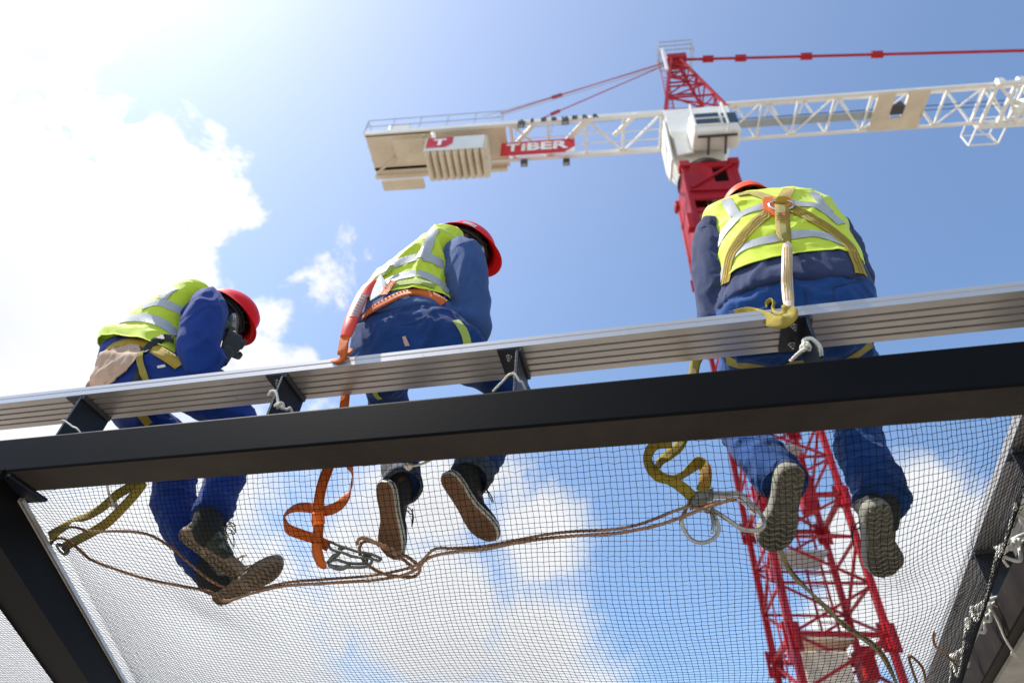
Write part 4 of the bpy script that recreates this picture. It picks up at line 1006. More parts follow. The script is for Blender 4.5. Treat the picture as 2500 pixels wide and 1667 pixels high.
# ------------------------------------------------------------------ middle worker
J = dict(pelvis=PY(1015, 860, 1.70), waist=PY(1010, 760, 1.69), chest=PY(1040, 650, 1.70), neck=PY(1104, 640, 1.76), head=PY(1128, 612, 1.80),
         shL=PY(1045, 680, 1.80), elL=PY(1020, 790, 1.95), wrL=PY(1060, 850, 2.1), shR=PY(1130, 605, 1.66), elR=PY(1150, 790, 1.72), wrR=PY(1110, 855, 1.95),
         hipL=PY(940, 880, 1.74), knL=PY(960, 1060, 2.15), anL=PY(975, 1175, 1.86), ftL=PY(965, 1320, 1.98),
         hipR=PY(1100, 870, 1.74), knR=PY(1262, 985, 2.02), anR=PY(1135, 1150, 1.85), ftR=PY(1180, 1290, 1.99))
hu = (.20, .33, .92); hf = (.80, .45, -.35)
hips = [st_((880, 925), (1180, 880), 1.70, .10), st_((860, 885), (1190, 840), 1.70, .135), st_((864, 850), (1165, 815), 1.70, .140), st_((880, 818), (1135, 788), 1.70, .130), st_((898, 790), (1112, 768), 1.70, .112), st_((912, 765), (1098, 750), 1.70, .095)]
legs = [([J['hipL']+Vector((0, .02, .02)), PY(945, 950, 1.95), J['knL'], PY(975, 1110, 2.0), PY(982, 1180, 1.87)], [.095, .09, .075, .068, .064]),
        ([J['hipR']+Vector((0, .02, .02)), PY(1190, 905, 1.92), J['knR'], PY(1205, 1080, 1.95), PY(1158, 1152, 1.87)], [.095, .088, .076, .070, .066])]
p2 = body_mesh(J, 'person', 'middle worker bent to the right with an orange belt and black canvas shoes', hu, hf, legs=legs)
socks(J, p2)
tr = trousers(J, p2, 'trouser', hips, legs, 11, .009)
for k, a in enumerate(legs):   # rolled grey hems
    P_ = a[0]; mb = MB(); d = (P_[-1]-P_[-2]).normalized(); r = a[1][-1]
    mb.tube([P_[-1]-d*.03, P_[-1]-d*.0, P_[-1]+d*.03, P_[-1]+d*.034], [r*1.07, r*1.10, r*1.12, r*.95], 26, caps=False); mb.tube([P_[-1]+d*.034, P_[-1]+d*.0], [r*.95, r*.92], 26, caps=False)
    o = mb.build('rolled_hem', 'denim', smooth=True); displace(o.data, .006, 22, k+2); under(tr, o)
tors = [st_((860, 828), (1140, 792), 1.70, .146), st_((872, 802), (1126, 776), 1.70, .142), st_((884, 775), (1114, 760), 1.70, .130), st_((898, 762), (1102, 745), 1.70, .120), st_((918, 730), (1098, 710), 1.70, .110),
        st_((985, 690), (1095, 680), 1.70, .098), st_((1035, 620), (1108, 640), 1.70, .095), st_((1075, 605), (1120, 622), 1.71, .07), st_((1095, 602), (1120, 612), 1.72, .04)]
slR = ([PY(1118, 622, 1.68), PY(1132, 622, 1.66), PY(1143, 655, 1.66), PY(1146, 705, 1.68), PY(1152, 760, 1.70), PY(1160, 800, 1.73), PY(1140, 835, 1.84), PY(1110, 855, 1.95)], [.062, .076, .083, .080, .072, .066, .056, .044])
slL = ([PY(1050, 670, 1.76), J['shL'], J['elL'], J['wrL']], [.075, .07, .062, .045])
jk = jacket(p2, 'jacket_faded', tors, [slR, slL], 14, amp=.010, st=(1.5, 1.5, .6), fr=7)
vt = [st_((880, 782), (1108, 752), 1.70, .140), st_((886, 755), (1106, 738), 1.70, .134), st_((889, 744), (1104, 730), 1.70, .130), st_((902, 716), (1100, 706), 1.70, .127), st_((934, 688), (1100, 684), 1.70, .124),
      st_((984, 650), (1102, 660), 1.70, .119), st_((1030, 616), (1106, 638), 1.70, .112), st_((1060, 588), (1116, 614), 1.70, .098), st_((1084, 582), (1126, 598), 1.71, .070), st_((1100, 584), (1126, 592), 1.73, .04)]
ve = vest(p2, vt, 21, amp=.011)
tuck(jk, bvh_of([ve]), sum((v.co for v in ve.data.vertices), Vector())/len(ve.data.vertices))
B2 = bvh_of([ve, jk, tr]); BV = bvh_of([ve])
for pth, w_ in (([(1062, 562), (1050, 585), (1040, 612), (1028, 630)], .046), ([(925, 668), (960, 645), (1003, 632), (1045, 630), (1072, 642), (1092, 664)], .050),
                ([(930, 700), (965, 680), (1005, 670), (1040, 674), (1072, 690), (1096, 716)], .048), ([(958, 618), (935, 655), (905, 700)], .046)):
    tape(ve, BV, pth, w_)
dash = lambda c: ('thread_black', (-.78, .78), 'dash')

strap('harness_strap', B2, [(920, 722), (950, 702), (985, 692), (1025, 690), (1060, 700)], .034, 'webbing_lime', p2, .004)
strap('harness_strap', B2, [(938, 725), (950, 706), (963, 690)], .034, 'webbing_orange', p2, .009, ('thread_black', (-.7, .7), 'dash'))
strap('harness_strap', bvh_of([tr]), [(1112, 785), (1130, 806), (1139, 830), (1142, 860)], .030, 'webbing_lime', p2, .005)
strap('harness_strap', bvh_of([tr]), [(1092, 925), (1075, 945), (1060, 962)], .036, 'webbing_lime', p2, .004)
strap('harness_strap', bvh_of([tr]), [(905, 930), (915, 955), (930, 972)], .026, 'webbing_lime', p2, .004)
strap('chest_strap', B2, [(912, 690), (925, 677), (948, 668), (955, 650)], .022, 'webbing_lime', p2, .006)
mb = MB(); q_ = [on(B2, a, b, .012) for a, b in ((898, 690), (932, 672), (944, 690), (938, 715), (905, 735))]; c_ = (q_[4]-q_[0]).cross(q_[1]-q_[0]).normalized()
mb.poly(q_, c_*.004); mb.build('harness_label', 'sticker', p2)
mb = MB(); q_ = [on(tr and bvh_of([tr]), a, b, .004) for a, b in ((982, 822), (990, 820), (1001, 844), (989, 845))]; mb.poly(q_, Vector((0, -.001, -.001))); under(tr, mb.build('pocket_label', 'pack_label'))
mb = MB(); mb.tube([on(bvh_of([tr]), a, b, .002) for a, b in ((980, 793), (1010, 790), (1032, 778), (1055, 760))], .0014, 4, res=4); under(tr, mb.build('pocket_seam', 'jacket_grey'))
hm, sdv, fwv, upv = helmet(J['head']+Vector(hu).normalized()*.045, hu, hf, 'helmet_red', p2, 1.04)
def belt(name, bv, path, width, m, root, off, base, thread):
    pts = []; zz = None
    for a, b in path:
        p, n, d = hit(bv, a, b); zz = p.length if p is not None else zz; pts.append(d*(zz-off))
    mb = MB(); P_, N_ = free_ribbon(mb, pts, width, base=base, res=8, thick=.0026); o = mb.build(name, m, root, smooth=True); sb = MB()
    for f in (-.78, .78):
        for i in range(0, len(P_)-1, 2):
            t = (P_[i+1]-P_[i]).normalized(); x = t.cross(N_[i]).normalized(); sb.tube([P_[i]+x*f*width/2+N_[i]*.002, P_[i+1]+x*f*width/2+N_[i]*.002], .0007, 4)
    under(o, sb.build('stitching', thread)); return o
belt('harness_belt', B2, [(884, 775), (905, 757), (938, 738), (975, 720), (1006, 713), (1035, 715), (1060, 725), (1084, 740)], .040, 'webbing_orange', p2, .014, (.1, -.95, .1), 'thread_black')
mb = MB(); drape(mb, bvh_of([hm]), [(1130, 543), (1146, 546), (1161, 554)], .026, .0006, thick=.0006); stk = mb.build('sticker', 'sticker', smooth=True); under(hm, stk)
BS = bvh_of([stk]); mb = MB()
for a, b in (((1134, 542), (1157, 550)), ((1136, 546), (1154, 552))):
    ha, hb_ = hit(BS, *a)[0], hit(BS, *b)[0]
    if ha and hb_: mb.tube([ha*.999, hb_*.999], .0008, 4)
if mb.v: under(stk, mb.build('print', 'ink'))
# lanyard of the middle worker
lan = empty('lanyard', PY(875, 740, 1.53), 'orange lanyard with transparent red pack hanging from the middle worker down to the net', 'lanyard', 'safety lanyards')
mb = MB(); P_ = [on(B2, 915, 685, .012), PY(893, 708, 1.565), PY(876, 738, 1.545), PY(862, 770, 1.535), PY(852, 798, 1.53), PY(844, 822, 1.53)]
mb.tube(P_, [.020, .027, .028, .028, .027, .022], 18, res=6, flat=.45); so_ = mb.build('shock_pack', 'pack_red', lan, smooth=True); BP = bvh_of([so_])
so_.data.materials[0] = MAT['pack_red']
mb = MB(); drape(mb, BP, [(887, 718), (877, 738), (868, 758), (862, 772)], .040, .0008, thick=.0006); lbp = mb.build('printed_label', 'pack_label', smooth=True); under(so_, lbp)
mb = MB(); BL = bvh_of([lbp])
for k in range(7):
    a = hit(BL, 881-3.4*k, 722+7*k)[0]; b = hit(BL, 893-3.2*k, 727+7*k)[0]
    if a and b: mb.tube([a*.9993, b*.9993], .0008, 4)
for k, ch in enumerate('SOP'):
    pass
if mb.v: under(lbp, mb.build('print', 'ink'))
mb = MB(); free_ribbon(mb, [PY(846, 815, 1.53), PY(840, 835, 1.525), PY(837, 855, 1.525), PY(833, 872, 1.535), PY(822, 877, 1.55), PY(816, 875, 1.58)], .040, twist=[-10, 0, 0, 20, 60, 70], thick=.003)
free_ribbon(mb, [PY(835, 872, 1.54), PY(848, 862, 1.55), PY(858, 850, 1.57)], .022, twist=[30, 30, 40], thick=.003)
w1 = mb.build('webbing', 'webbing_orange', lan, smooth=True)
mb = MB(); Pm, Nm = free_ribbon(mb, [PY(850, 900, 1.72), PY(843, 950, 1.72), PY(842, 975, 1.72), PY(830, 1060, 1.73), PY(800, 1145, 1.76), PY(786, 1185, 1.78), PY(778, 1230, 1.81), PY(779, 1270, 1.84), PY(776, 1305, 1.87), PY(774, 1340, 1.89), PY(784, 1372, 1.905), PY(796, 1378, 1.91)], [.040]*89 if False else .039, twist=[0, 5, 0, 0, -5, 0, 0, 5, 0, 0, 10, 40], res=8, thick=.0028)
w2 = mb.build('webbing', 'webbing_orange', lan, smooth=True); sb = MB()
for f in (-.75, .75):
    for i in range(0, len(Pm)-1, 2):
        t = (Pm[i+1]-Pm[i]).normalized(); x = t.cross(Nm[i]).normalized(); sb.tube([Pm[i]+x*f*.0195+Nm[i]*.0022, Pm[i+1]+x*f*.0195+Nm[i]*.0022], .0007, 4)
under(w2, sb.build('stitching', 'thread_black'))
mb = MB(); free_ribbon(mb, [PY(826, 1000, 1.74), PY(848, 1120, 1.77), PY(860, 1150, 1.78), PY(858, 1185, 1.79), PY(848, 1212, 1.80), PY(825, 1235, 1.82), PY(795, 1246, 1.83), PY(765, 1240, 1.84), PY(728, 1238, 1.85), PY(704, 1248, 1.86), PY(694, 1265, 1.87), PY(703, 1290, 1.87), PY(730, 1302, 1.88), PY(760, 1312, 1.885), PY(785, 1324, 1.89), PY(803, 1334, 1.90)], .036,
    twist=[0, 20, 50, 72, 40, 10, 0, 25, 40, 55, 45, 10, 0, 10, 0, 0], res=8, thick=.0028)
mb.build('webbing', 'webbing_orange', lan, smooth=True)
mb = MB(); mb.box(PY(777, 1264, 1.822), (PY(790, 1262, 1.822)-PY(764, 1266, 1.822))/2*1.05, (PY(777, 1250, 1.822)-PY(778, 1280, 1.822))/2, (0, .004, .002), bev=.002); under(w2, mb.build('sleeve_tag', 'plastic_orange'))
hk = hook([(803, 1322, 0), (830, 1332, 0), (870, 1345, .01), (905, 1352, .01), (928, 1362, .02), (924, 1368, .02), (900, 1362, .01), (862, 1358, .01), (836, 1348, 0), (808, 1340, 0)], 1.895, lan, .0048, 'hook_dark')
hk2 = hook([(800, 1372, 0), (815, 1382, 0), (850, 1384, 0), (885, 1384, .01), (902, 1378, .01), (908, 1366, .01), (900, 1356, .01), (888, 1356, .01), (896, 1366, .01), (888, 1375, .01), (850, 1374, 0), (822, 1366, 0)], 1.905, lan, .0046, 'hook_dark')
mb = MB(); mb.tube([PY(803, 1370, 1.90), PY(815, 1358, 1.90), PY(826, 1352, 1.90), PY(832, 1338, 1.90), PY(846, 1336, 1.90)], [.006, .009, .007, .009, .006], 8, res=4); mb.tube([PY(803, 1380, 1.90), PY(830, 1386, 1.90), PY(856, 1380, 1.90)], [.006, .010, .005], 8, res=4)
under(hk2, mb.build('gate', 'hook_dark', smooth=True))
shoe(p2, 'shoe', PY(936, 1196, 1.815), PY(952, 1352, 1.985), Vector((.36, .55, .72)), ('sole_tan', 'rubber_white', 'canvas_black'), .285, right=-1)
shoe(p2, 'shoe', PY(1088, 1166, 1.80), PY(1193, 1322, 1.985), Vector((.40, .54, .70)), ('sole_tan', 'rubber_white', 'canvas_black'), .285, right=1)
# goggles of the middle worker
def goggles(root, head, hu, hf, m='lens'):
    up = Vector(hu).normalized(); fw = Vector(hf); fw = (fw-up*fw.dot(up)).normalized(); sd = fw.cross(up)
    mb = MB(); mb.ell(Vector(head)+fw*.082+up*.004, fw*.030, sd*.070, up*.034, 20, 12); o = mb.build('goggles', m, root, smooth=True)
    mb = MB(); mb.tube([Vector(head)+fw*math.cos(a)*.100+sd*math.sin(a)*.084+up*.004 for a in [2*math.pi*k/24 for k in range(24)]], .007, 6, closed=True, flat=.5); under(o, mb.build('head_strap', 'black_plastic', smooth=True))
goggles(p2, J['head'], hu, hf)
seam(jk, 'shoulder_seam', [(1100, 612), (1125, 596), (1150, 590)], 'jacket_grey', .0016); seam(jk, 'elbow_seam', [(1118, 790), (1140, 800), (1165, 796)], 'jacket_grey', .0012)
# ------------------------------------------------------------------ left worker
J = dict(pelvis=PY(340, 940, 1.70), waist=PY(345, 860, 1.69), chest=PY(405, 770, 1.69), neck=PY(500, 745, 1.73), head=PY(534, 776, 1.78),
         shL=PY(450, 800, 1.80), elL=PY(480, 870, 1.95), wrL=PY(520, 900, 2.1), shR=PY(505, 730, 1.64), elR=PY(492, 895, 1.66), wrR=PY(550, 862, 1.70),
         hipL=PY(290, 955, 1.74), knL=PY(425, 1090, 2.12), anL=PY(520, 1425, 2.17), ftL=PY(640, 1400, 2.22),
         hipR=PY(430, 935, 1.74), knR=PY(590, 1050, 2.06), anR=PY(500, 1292, 1.97), ftR=PY(560, 1360, 2.02),
         hdR=PY(598, 800, 1.72)-PY(550, 862, 1.70), hnR=Vector((-.8, .3, .3)), curlR=.45, tsR=-1)
hu = (.22, .45, .80); hf = (.85, .35, -.45)
hips = [st_((250, 990), (500, 955), 1.71, .10), st_((243, 955), (500, 915), 1.70, .128), st_((248, 928), (475, 895), 1.70, .130), st_((254, 900), (440, 875), 1.70, .126), st_((272, 870), (425, 862), 1.70, .106)]
legs = [([J['hipL']+Vector((0, .03, .02)), PY(330, 1010, 1.95), J['knL'], PY(425, 1230, 2.12), PY(475, 1340, 2.15), PY(510, 1400, 2.17)], [.098, .095, .088, .086, .070, .058]),
        ([J['hipR']+Vector((0, .03, .02)), PY(520, 985, 1.92), J['knR'], PY(545, 1180, 2.02), PY(512, 1262, 1.98)], [.096, .092, .080, .074, .074])]
p1 = body_mesh(J, 'person', 'leftmost worker, hunched, black glove at his masked face, beige apron behind', hu, hf, 'balaclava', legs=legs)
socks(J, p1)
tr = trousers(J, p1, 'royal', hips, legs, 31, .011)
tors = [st_((256, 905), (452, 885), 1.70, .128), st_((262, 872), (438, 870), 1.70, .124), st_((288, 858), (430, 860), 1.70, .108), st_((325, 838), (436, 835), 1.70, .10), st_((382, 812), (450, 812), 1.69, .090), st_((432, 778), (485, 782), 1.68, .080), st_((465, 728), (508, 745), 1.68, .060), st_((485, 725), (505, 732), 1.69, .03)]
slR = ([PY(492, 745, 1.66), PY(508, 738, 1.64), PY(502, 775, 1.63), PY(490, 820, 1.63), PY(482, 865, 1.64), PY(490, 893, 1.655), PY(510, 885, 1.67), PY(528, 868, 1.69)], [.045, .070, .086, .085, .078, .062, .056, .052])
slL = ([PY(450, 790, 1.76), J['shL'], J['elL'], J['wrL']], [.075, .07, .062, .045])
jk = jacket(p1, 'royal', tors, [slR, slL], 33, amp=.010, st=(1.4, 1.4, .6), fr=7)
vt = [st_((257, 858), (462, 888), 1.69, .142), st_((262, 840), (460, 868), 1.69, .140), st_((282, 832), (458, 850), 1.69, .134), st_((312, 812), (460, 828), 1.69, .130), st_((354, 784), (464, 802), 1.685, .125),
      st_((402, 754), (472, 775), 1.68, .117), st_((438, 730), (487, 750), 1.675, .104), st_((465, 707), (508, 726), 1.675, .080), st_((482, 706), (520, 716), 1.68, .045)]
ve = vest(p1, vt, 41, amp=.0075)
tuck(jk, bvh_of([ve]), sum((v.co for v in ve.data.vertices), Vector())/len(ve.data.vertices))
B1 = bvh_of([ve, jk, tr]); BV = bvh_of([ve])
for pth, w_ in (([(348, 752), (385, 738), (418, 748), (446, 764)], .044), ([(296, 784), (334, 775), (375, 782), (409, 798), (432, 822)], .052), ([(428, 704), (410, 716), (396, 730)], .045)):
    tape(ve, BV, pth, w_)
BJ = bvh_of([jk]); d0 = None
belt('harness_belt', B1, [(256, 858), (272, 846), (295, 838), (324, 834), (358, 842), (392, 860), (424, 880), (440, 892)], .050, 'webbing_yellow', p1, .016, (.15, -.95, .15), 'thread_red')
strap('harness_strap', B1, [(430, 828), (408, 826), (388, 834), (366, 850), (350, 868)], .040, 'webbing_black', p1, .010)
strap('harness_strap', B1, [(348, 864), (346, 885), (352, 908), (364, 930)], .026, 'webbing_khaki', p1, .012)
strap('harness_strap', bvh_of([tr]), [(346, 900), (340, 918), (334, 935)], .040, 'webbing_black', p1, .006)
strap('harness_strap', bvh_of([tr]), [(340, 1006), (350, 1020), (364, 1036)], .034, 'webbing_yellow', p1, .004)
# apron: a loose sheet over the back of the hips
BH = bvh_of([tr, jk]); ap = MB()
rows_ = [[(342, 846), (325, 842), (300, 845), (262, 857), (246, 868)], [(345, 862), (322, 862), (290, 868), (258, 880), (238, 892)], [(330, 882), (305, 888), (272, 900), (245, 912), (226, 915)], [(300, 912), (282, 916), (258, 925), (238, 932), (216, 930)], [(262, 938), (252, 942), (240, 946), (228, 946), (212, 943)], [(236, 952), (230, 954), (224, 956), (218, 952), (211, 946)]]
G = []
for rw in rows_:
    r = []
    for a, b in rw:
        p, n, d = hit(BH, a, b)
        if p is None: p = PY(a, b, 1.62)
        r.append(p-(d if n else Vector(ray(a, b)).normalized())*.014)
    G.append(r)
def spl(grid, ru, rv):
    rows2 = [smooth_path(r, 0.0, ru)[0] for r in grid]; cols = list(zip(*rows2)); c2 = [smooth_path(list(c), 0.0, rv)[0] for c in cols]; return [list(r) for r in zip(*c2)]
G2 = spl(G, 9, 9); nr, nc = len(G2), len(G2[0]); vs = [p for r in G2 for p in r]
for i in range(nr):
    for j in range(nc): vs[i*nc+j] = vs[i*nc+j]+Vector((0, -1, .3)).normalized()*(.007*math.sin(j*.62+i*.10+1.2*noise.noise(Vector((i*.1, j*.1, 0)))))
for i, v in enumerate(vs):
    c = BH.find_nearest(v); nn_ = c[1] if c[1].dot(Vector((.1, -1, .2))) > 0 else -c[1]
    dd = (v-c[0]).dot(nn_)
    if dd < .012: vs[i] = v+nn_*(.012-dd)
ap.add(vs, [(i*nc+j, i*nc+j+1, (i+1)*nc+j+1, (i+1)*nc+j) for i in range(nr-1) for j in range(nc-1)])
ao = ap.build('apron', 'apron', p1, smooth=True); sl_ = ao.modifiers.new('t', 'SOLIDIFY'); sl_.thickness = .003
mb = MB(); q_ = [on(bvh_of([tr]), a, b, .004) for a, b in ((383, 893), (402, 889), (405, 895), (386, 899))]; mb.poly(q_, Vector((0, -.001, -.001))); under(tr, mb.build('pocket_label', 'sticker'))
hm, *_ = helmet(J['head']+Vector(hu).normalized()*.045, hu, hf, 'helmet_red', p1, 1.07)
goggles(p1, J['head'], hu, hf)
glove(p1, J, 'R')
mb = MB(); free_ribbon(mb, [PY(525, 855, 1.665), PY(535, 872, 1.665), PY(545, 885, 1.67)], .045, thick=.02); o = mb.build('sleeve_cuff', 'royal', smooth=True); under(jk, o)
# boots
shoe(p1, 'boot', PY(438, 1308, 1.96), PY(572, 1408, 2.08), Vector((.35, .30, .88)), ('sole_cream', 'sole_cream', 'boot_brown'), .285, hi=.05, right=1, laces='webbing_khaki', side_stripe=False, thick=.030)
shoe(p1, 'boot', PY(545, 1462, 2.20), PY(672, 1392, 2.20), Vector((-.30, .12, 1.0)), ('sole_cream', 'sole_cream', 'boot_brown'), .285, hi=.03, right=1, laces='webbing_khaki', side_stripe=False, thick=.030)
# lanyard of the left worker
lan = empty('lanyard', PY(330, 1195, 1.75), 'khaki yellow lanyard tails running from the left worker down to the slanting beam', 'lanyard', 'safety lanyards')
mb = MB(); free_ribbon(mb, [PY(345, 1150, 1.72), PY(320, 1185, 1.76), PY(285, 1208, 1.78), PY(250, 1238, 1.81), PY(212, 1260, 1.84), PY(185, 1266, 1.86), PY(160, 1284, 1.89), PY(120, 1308, 1.93)], .036, twist=[0, 0, 0, 10, 30, 60, 20, 0], thick=.0028)
mb.build('webbing', 'webbing_khaki', lan, smooth=True)
mb = MB(); free_ribbon(mb, [PY(352, 1175, 1.72), PY(330, 1205, 1.76), PY(300, 1238, 1.80), PY(262, 1275, 1.86), PY(222, 1300, 1.92), PY(180, 1322, 1.99), PY(152, 1338, 2.03)], .038, twist=[0, 0, 0, 0, 5, 0, 0], thick=.0028)
mb.build('webbing', 'webbing_khaki', lan, smooth=True)
mb = MB(); mb.tube([PY(140, 1330, 2.02), PY(150, 1345, 2.02), PY(160, 1352, 2.02), PY(166, 1342, 2.02), PY(150, 1328, 2.02)], .007, 8, res=5, closed=True); mb.build('snap_hook', 'hook_dark', lan, smooth=True)
# ================================================================== tower crane
CJ = Vector((.9936, .1130, 0)).normalized(); CN = Vector((-CJ.y, CJ.x, 0)); CM = Vector((.161*15.6, 15.6, 0)); UP = Vector((0, 0, 1))
def C(s, n, z): return CM+CJ*s+CN*n+UP*z
def PJ(px, py, off=0.0):                   # sight line met with a vertical plane parallel to the jib
    q = Vector(ray(px, py)); k = (CM+CN*off).dot(CN)/q.dot(CN); return q*k
crane = empty('tower_crane', C(1, 1, -1.6), 'tall red and white tower crane with lattice jib behind the workers', 'crane')
def cb(o, hs, hn, hz, mb, mi=0, bev=0): mb.box(o, CJ*hs, CN*hn, UP*hz, mi, bev)
W = 2.0
def rod(mb, a, b, w, mi=0): mb.bar(a, b, w, w, up=(CN.x, CN.y, .2), mi=mi)
# lattice mast in sections
secs = [(-1.6, 1.85), (1.85, 5.25), (5.25, 8.65), (8.65, 12.05), (12.05, 15.45), (15.45, 18.9)]
for z0, z1 in secs:
    mb = MB()
    for a, b in ((0, 0), (W, 0), (0, W), (W, W)):
        cb(C(a, b, (z0+z1)/2), .075, .075, (z1-z0)/2-.004, mb, bev=.015)
        for zz in (z0+.16, z1-.16): cb(C(a, b, zz), .105, .105, .12, mb, bev=.02)
        for dx, dy in ((-.15, 0), (.15, 0), (0, -.15)): rod(mb, C(a+dx, b+dy, z1-.3), C(a+dx, b+dy, z1+.3), .07)
    npan = 3; h = (z1-z0)/npan
    for k in range(npan):
        za, zb = z0+k*h+.05, z0+(k+1)*h
        for (a, b), (c_, d_) in (((0, 0), (W, 0)), ((0, W), (W, W)), ((0, 0), (0, W)), ((W, 0), (W, W))):
            rod(mb, C(a, b, za), C(c_, d_, za), .11 if k == 0 else .06)
            if k % 2 == 0: rod(mb, C(a, b, za), C(c_, d_, zb), .062)
            else: rod(mb, C(c_, d_, za), C(a, b, zb), .062)
        if k == 0: rod(mb, C(0, 0, za), C(W, W, za), .07)
    under(crane, mb.build('mast_section', 'crane_red'))
mb = MB()
for q in (-.2, .2): rod(mb, C(1.35+q, 1.55, -1.5), C(1.35+q, 1.55, 24), .05)
for k in range(84): rod(mb, C(1.15, 1.55, -1.4+.3*k), C(1.55, 1.55, -1.4+.3*k), .03)
under(crane, mb.build('ladder', 'crane_red'))
mb = MB(); cb(C(1.0, 1.4, 5.55), .62, .45, .04, mb); cb(C(.75, .9, 4.75), .5, .35, .38, mb, bev=.03); under(crane, mb.build('rest_platform', 'crane_cream'))
for a_ in ((.8, .9, 7.4), (.9, .8, 10.4)): mb = MB(); cb(C(*a_), .62, .5, .03, mb); under(crane, mb.build('rest_platform', 'crane_grey'))
for a_, b_ in (((1.75, 1.1, 5.0), (.16, .3, .35)), ((1.4, .7, 9.1), (.2, .2, .5))): mb = MB(); cb(C(*a_), *b_, mb, bev=.03); under(crane, mb.build('cable_box', 'crane_red'))
mb = MB(); rod(mb, C(-.12, -.12, 2), C(-.12, -.12, 19), .045); rod(mb, C(-.22, .2, 2), C(-.22, .2, 19), .035)
for k in range(9): cb(C(-.14, -.05, 3+1.8*k), .07, .07, .12, mb)
under(crane, mb.build('cable_conduit', 'crane_panel'))
# plated climbing frame under the slewing ring
mb = MB(); z0, z1 = 18.9, 24.3; t = .05
cb(C(W/2, 0, 21.0), W/2, t, .12, mb)
cb(C(W*.27, -.02, 23.0), W*.27, t, 1.3, mb); cb(C(W*.91, -.02, 23.0), W*.09, t, 1.3, mb); cb(C(W*.68, -.02, 22.25), W*.14, t*.9, .55, mb); cb(C(W*.68, -.02, 24.1), W*.14, t*.9, .2, mb)
cb(C(0, W/2, 21.6), t, W/2, 2.7, mb); cb(C(W, W/2, 22.8), t, W/2, 1.5, mb); cb(C(W*.3, W, 22.8), W*.3, t, 1.5, mb); cb(C(W*.9, W, 22.8), W*.1, t, 1.5, mb)
for a, b in ((0, 0), (W, 0), (0, W), (W, W)):
    cb(C(a, b, 21.6), .10, .10, 2.7, mb, bev=.02); cb(C(a, b, 24.1), .22, .22, .2, mb, bev=.04)
rod(mb, C(.1, -.12, 22.4), C(W-.1, -.12, 23.9), .09); rod(mb, C(0, -.14, 22.2), C(W, -.14, 22.1), .08); rod(mb, C(-.10, -.12, 18.9), C(-.10, -.12, 24), .08)
cb(C(-.25, -.05, 20.2), .12, .15, .45, mb, bev=.03); cb(C(-.05, -.12, 17.7), .1, .1, .2, mb, bev=.02)
under(crane, mb.build('climbing_frame', 'crane_red'))
mb = MB(); cb(C(W/2, .04, 20.0), W/2-.14, .03, .95, mb); under(crane, mb.build('cover_panel', 'crane_panel'))
mb = MB(); cb(C(W*.66, 1.2, 23.0), .25, .3, .7, mb, bev=.1); under(crane, mb.build('ring_motor', 'crane_cream'))
mb = MB(); mb.tube([C(W/2, W/2, 24.3), C(W/2, W/2, 24.45)], 1.15, 32); mb.tube([C(W/2, W/2, 24.45), C(W/2, W/2, 24.75)], 1.0, 32); o = mb.build('slewing_ring', 'crane_dark'); under(crane, autosmooth(o, .6))
# slewing platform and tower head
mb = MB(); b0 = [C(-.15, -.15, 24.75), C(W+.1, -.15, 24.75), C(W+.1, W+.1, 24.75), C(-.15, W+.1, 24.75)]; b1 = [C(-.35, -.1, 28.9), C(W+.6, -.1, 28.9), C(W+.6, 1.9, 28.9), C(-.35, 1.9, 28.9)]
mid_ = [C(-.30, -.25, 26.6), C(W+.4, -.25, 26.6), C(W+.4, W, 26.6), C(-.30, W, 26.6)]
cone = [C(.35, .25, 24.75), C(W-.25, .25, 24.75), C(W-.25, W-.2, 24.75), C(.35, W-.2, 24.75)]
vs = cone+mid_+b1; fs = [(0, 3, 2, 1), (8, 9, 10, 11)]
for r in (0, 4):
    for k in range(4): fs.append((r+k, r+(k+1) % 4, r+4+(k+1) % 4, r+4+k))
mb.add(vs, fs); mb.box(C(-.42, .4, 26.2), CJ*.05, CN*.55, UP*1.7, bev=.02); mb.box(C(.2, -.05, 25.6), (CJ*.9+UP*.2)*.4, CN*.05, UP*.6, bev=.02)
under(crane, mb.build('slewing_platform', 'crane_white'))
CS, CZ = 1.40, 25.75
cab = MB(); cb(C(CS, -.62, CZ), .98, .48, .78, cab, bev=.16); co = cab.build('operator_cab', 'crane_white', crane); autosmooth(co, .5)
for a_, b_, c_, d_ in ((CS-.30, -1.11, CZ+.25, .52), (CS+.62, -1.11, CZ+.18, .30)):
    mb = MB(); cb(C(a_, b_, c_), d_, .02, .42, mb, bev=.01); under(co, mb.build('window', 'cab_glass'))
mb = MB(); cb(C(CS+.985, -.62, CZ+.2), .02, .34, .42, mb, bev=.01); under(co, mb.build('window', 'cab_glass'))
mb = MB()
for q in (CS-.95, CS+.35): rod(mb, C(q, -1.45, CZ-.95), C(q, -1.45, CZ+.9), .07); rod(mb, C(q, -1.45, CZ-.95), C(q, -1.1, CZ-.95), .05); rod(mb, C(q, -1.45, CZ+.9), C(q, -1.1, CZ+.9), .05)
rod(mb, C(CS-.95, -1.45, CZ-.95), C(CS+.35, -1.45, CZ-.95), .05); rod(mb, C(CS-.95, -1.45, CZ-.35), C(CS+.35, -1.45, CZ-.35), .04)
under(co, mb.build('cab_railing', 'crane_white'))
mb = MB()
for q in (CS-.35, CS+.35): rod(mb, C(q, -.2, 24.6), C(q, -.9, CZ-.82), .09)
rod(mb, C(CS-.8, -.9, CZ-.86), C(CS+.8, -.9, CZ-.86), .08); under(crane, mb.build('cab_bracket', 'crane_dark'))
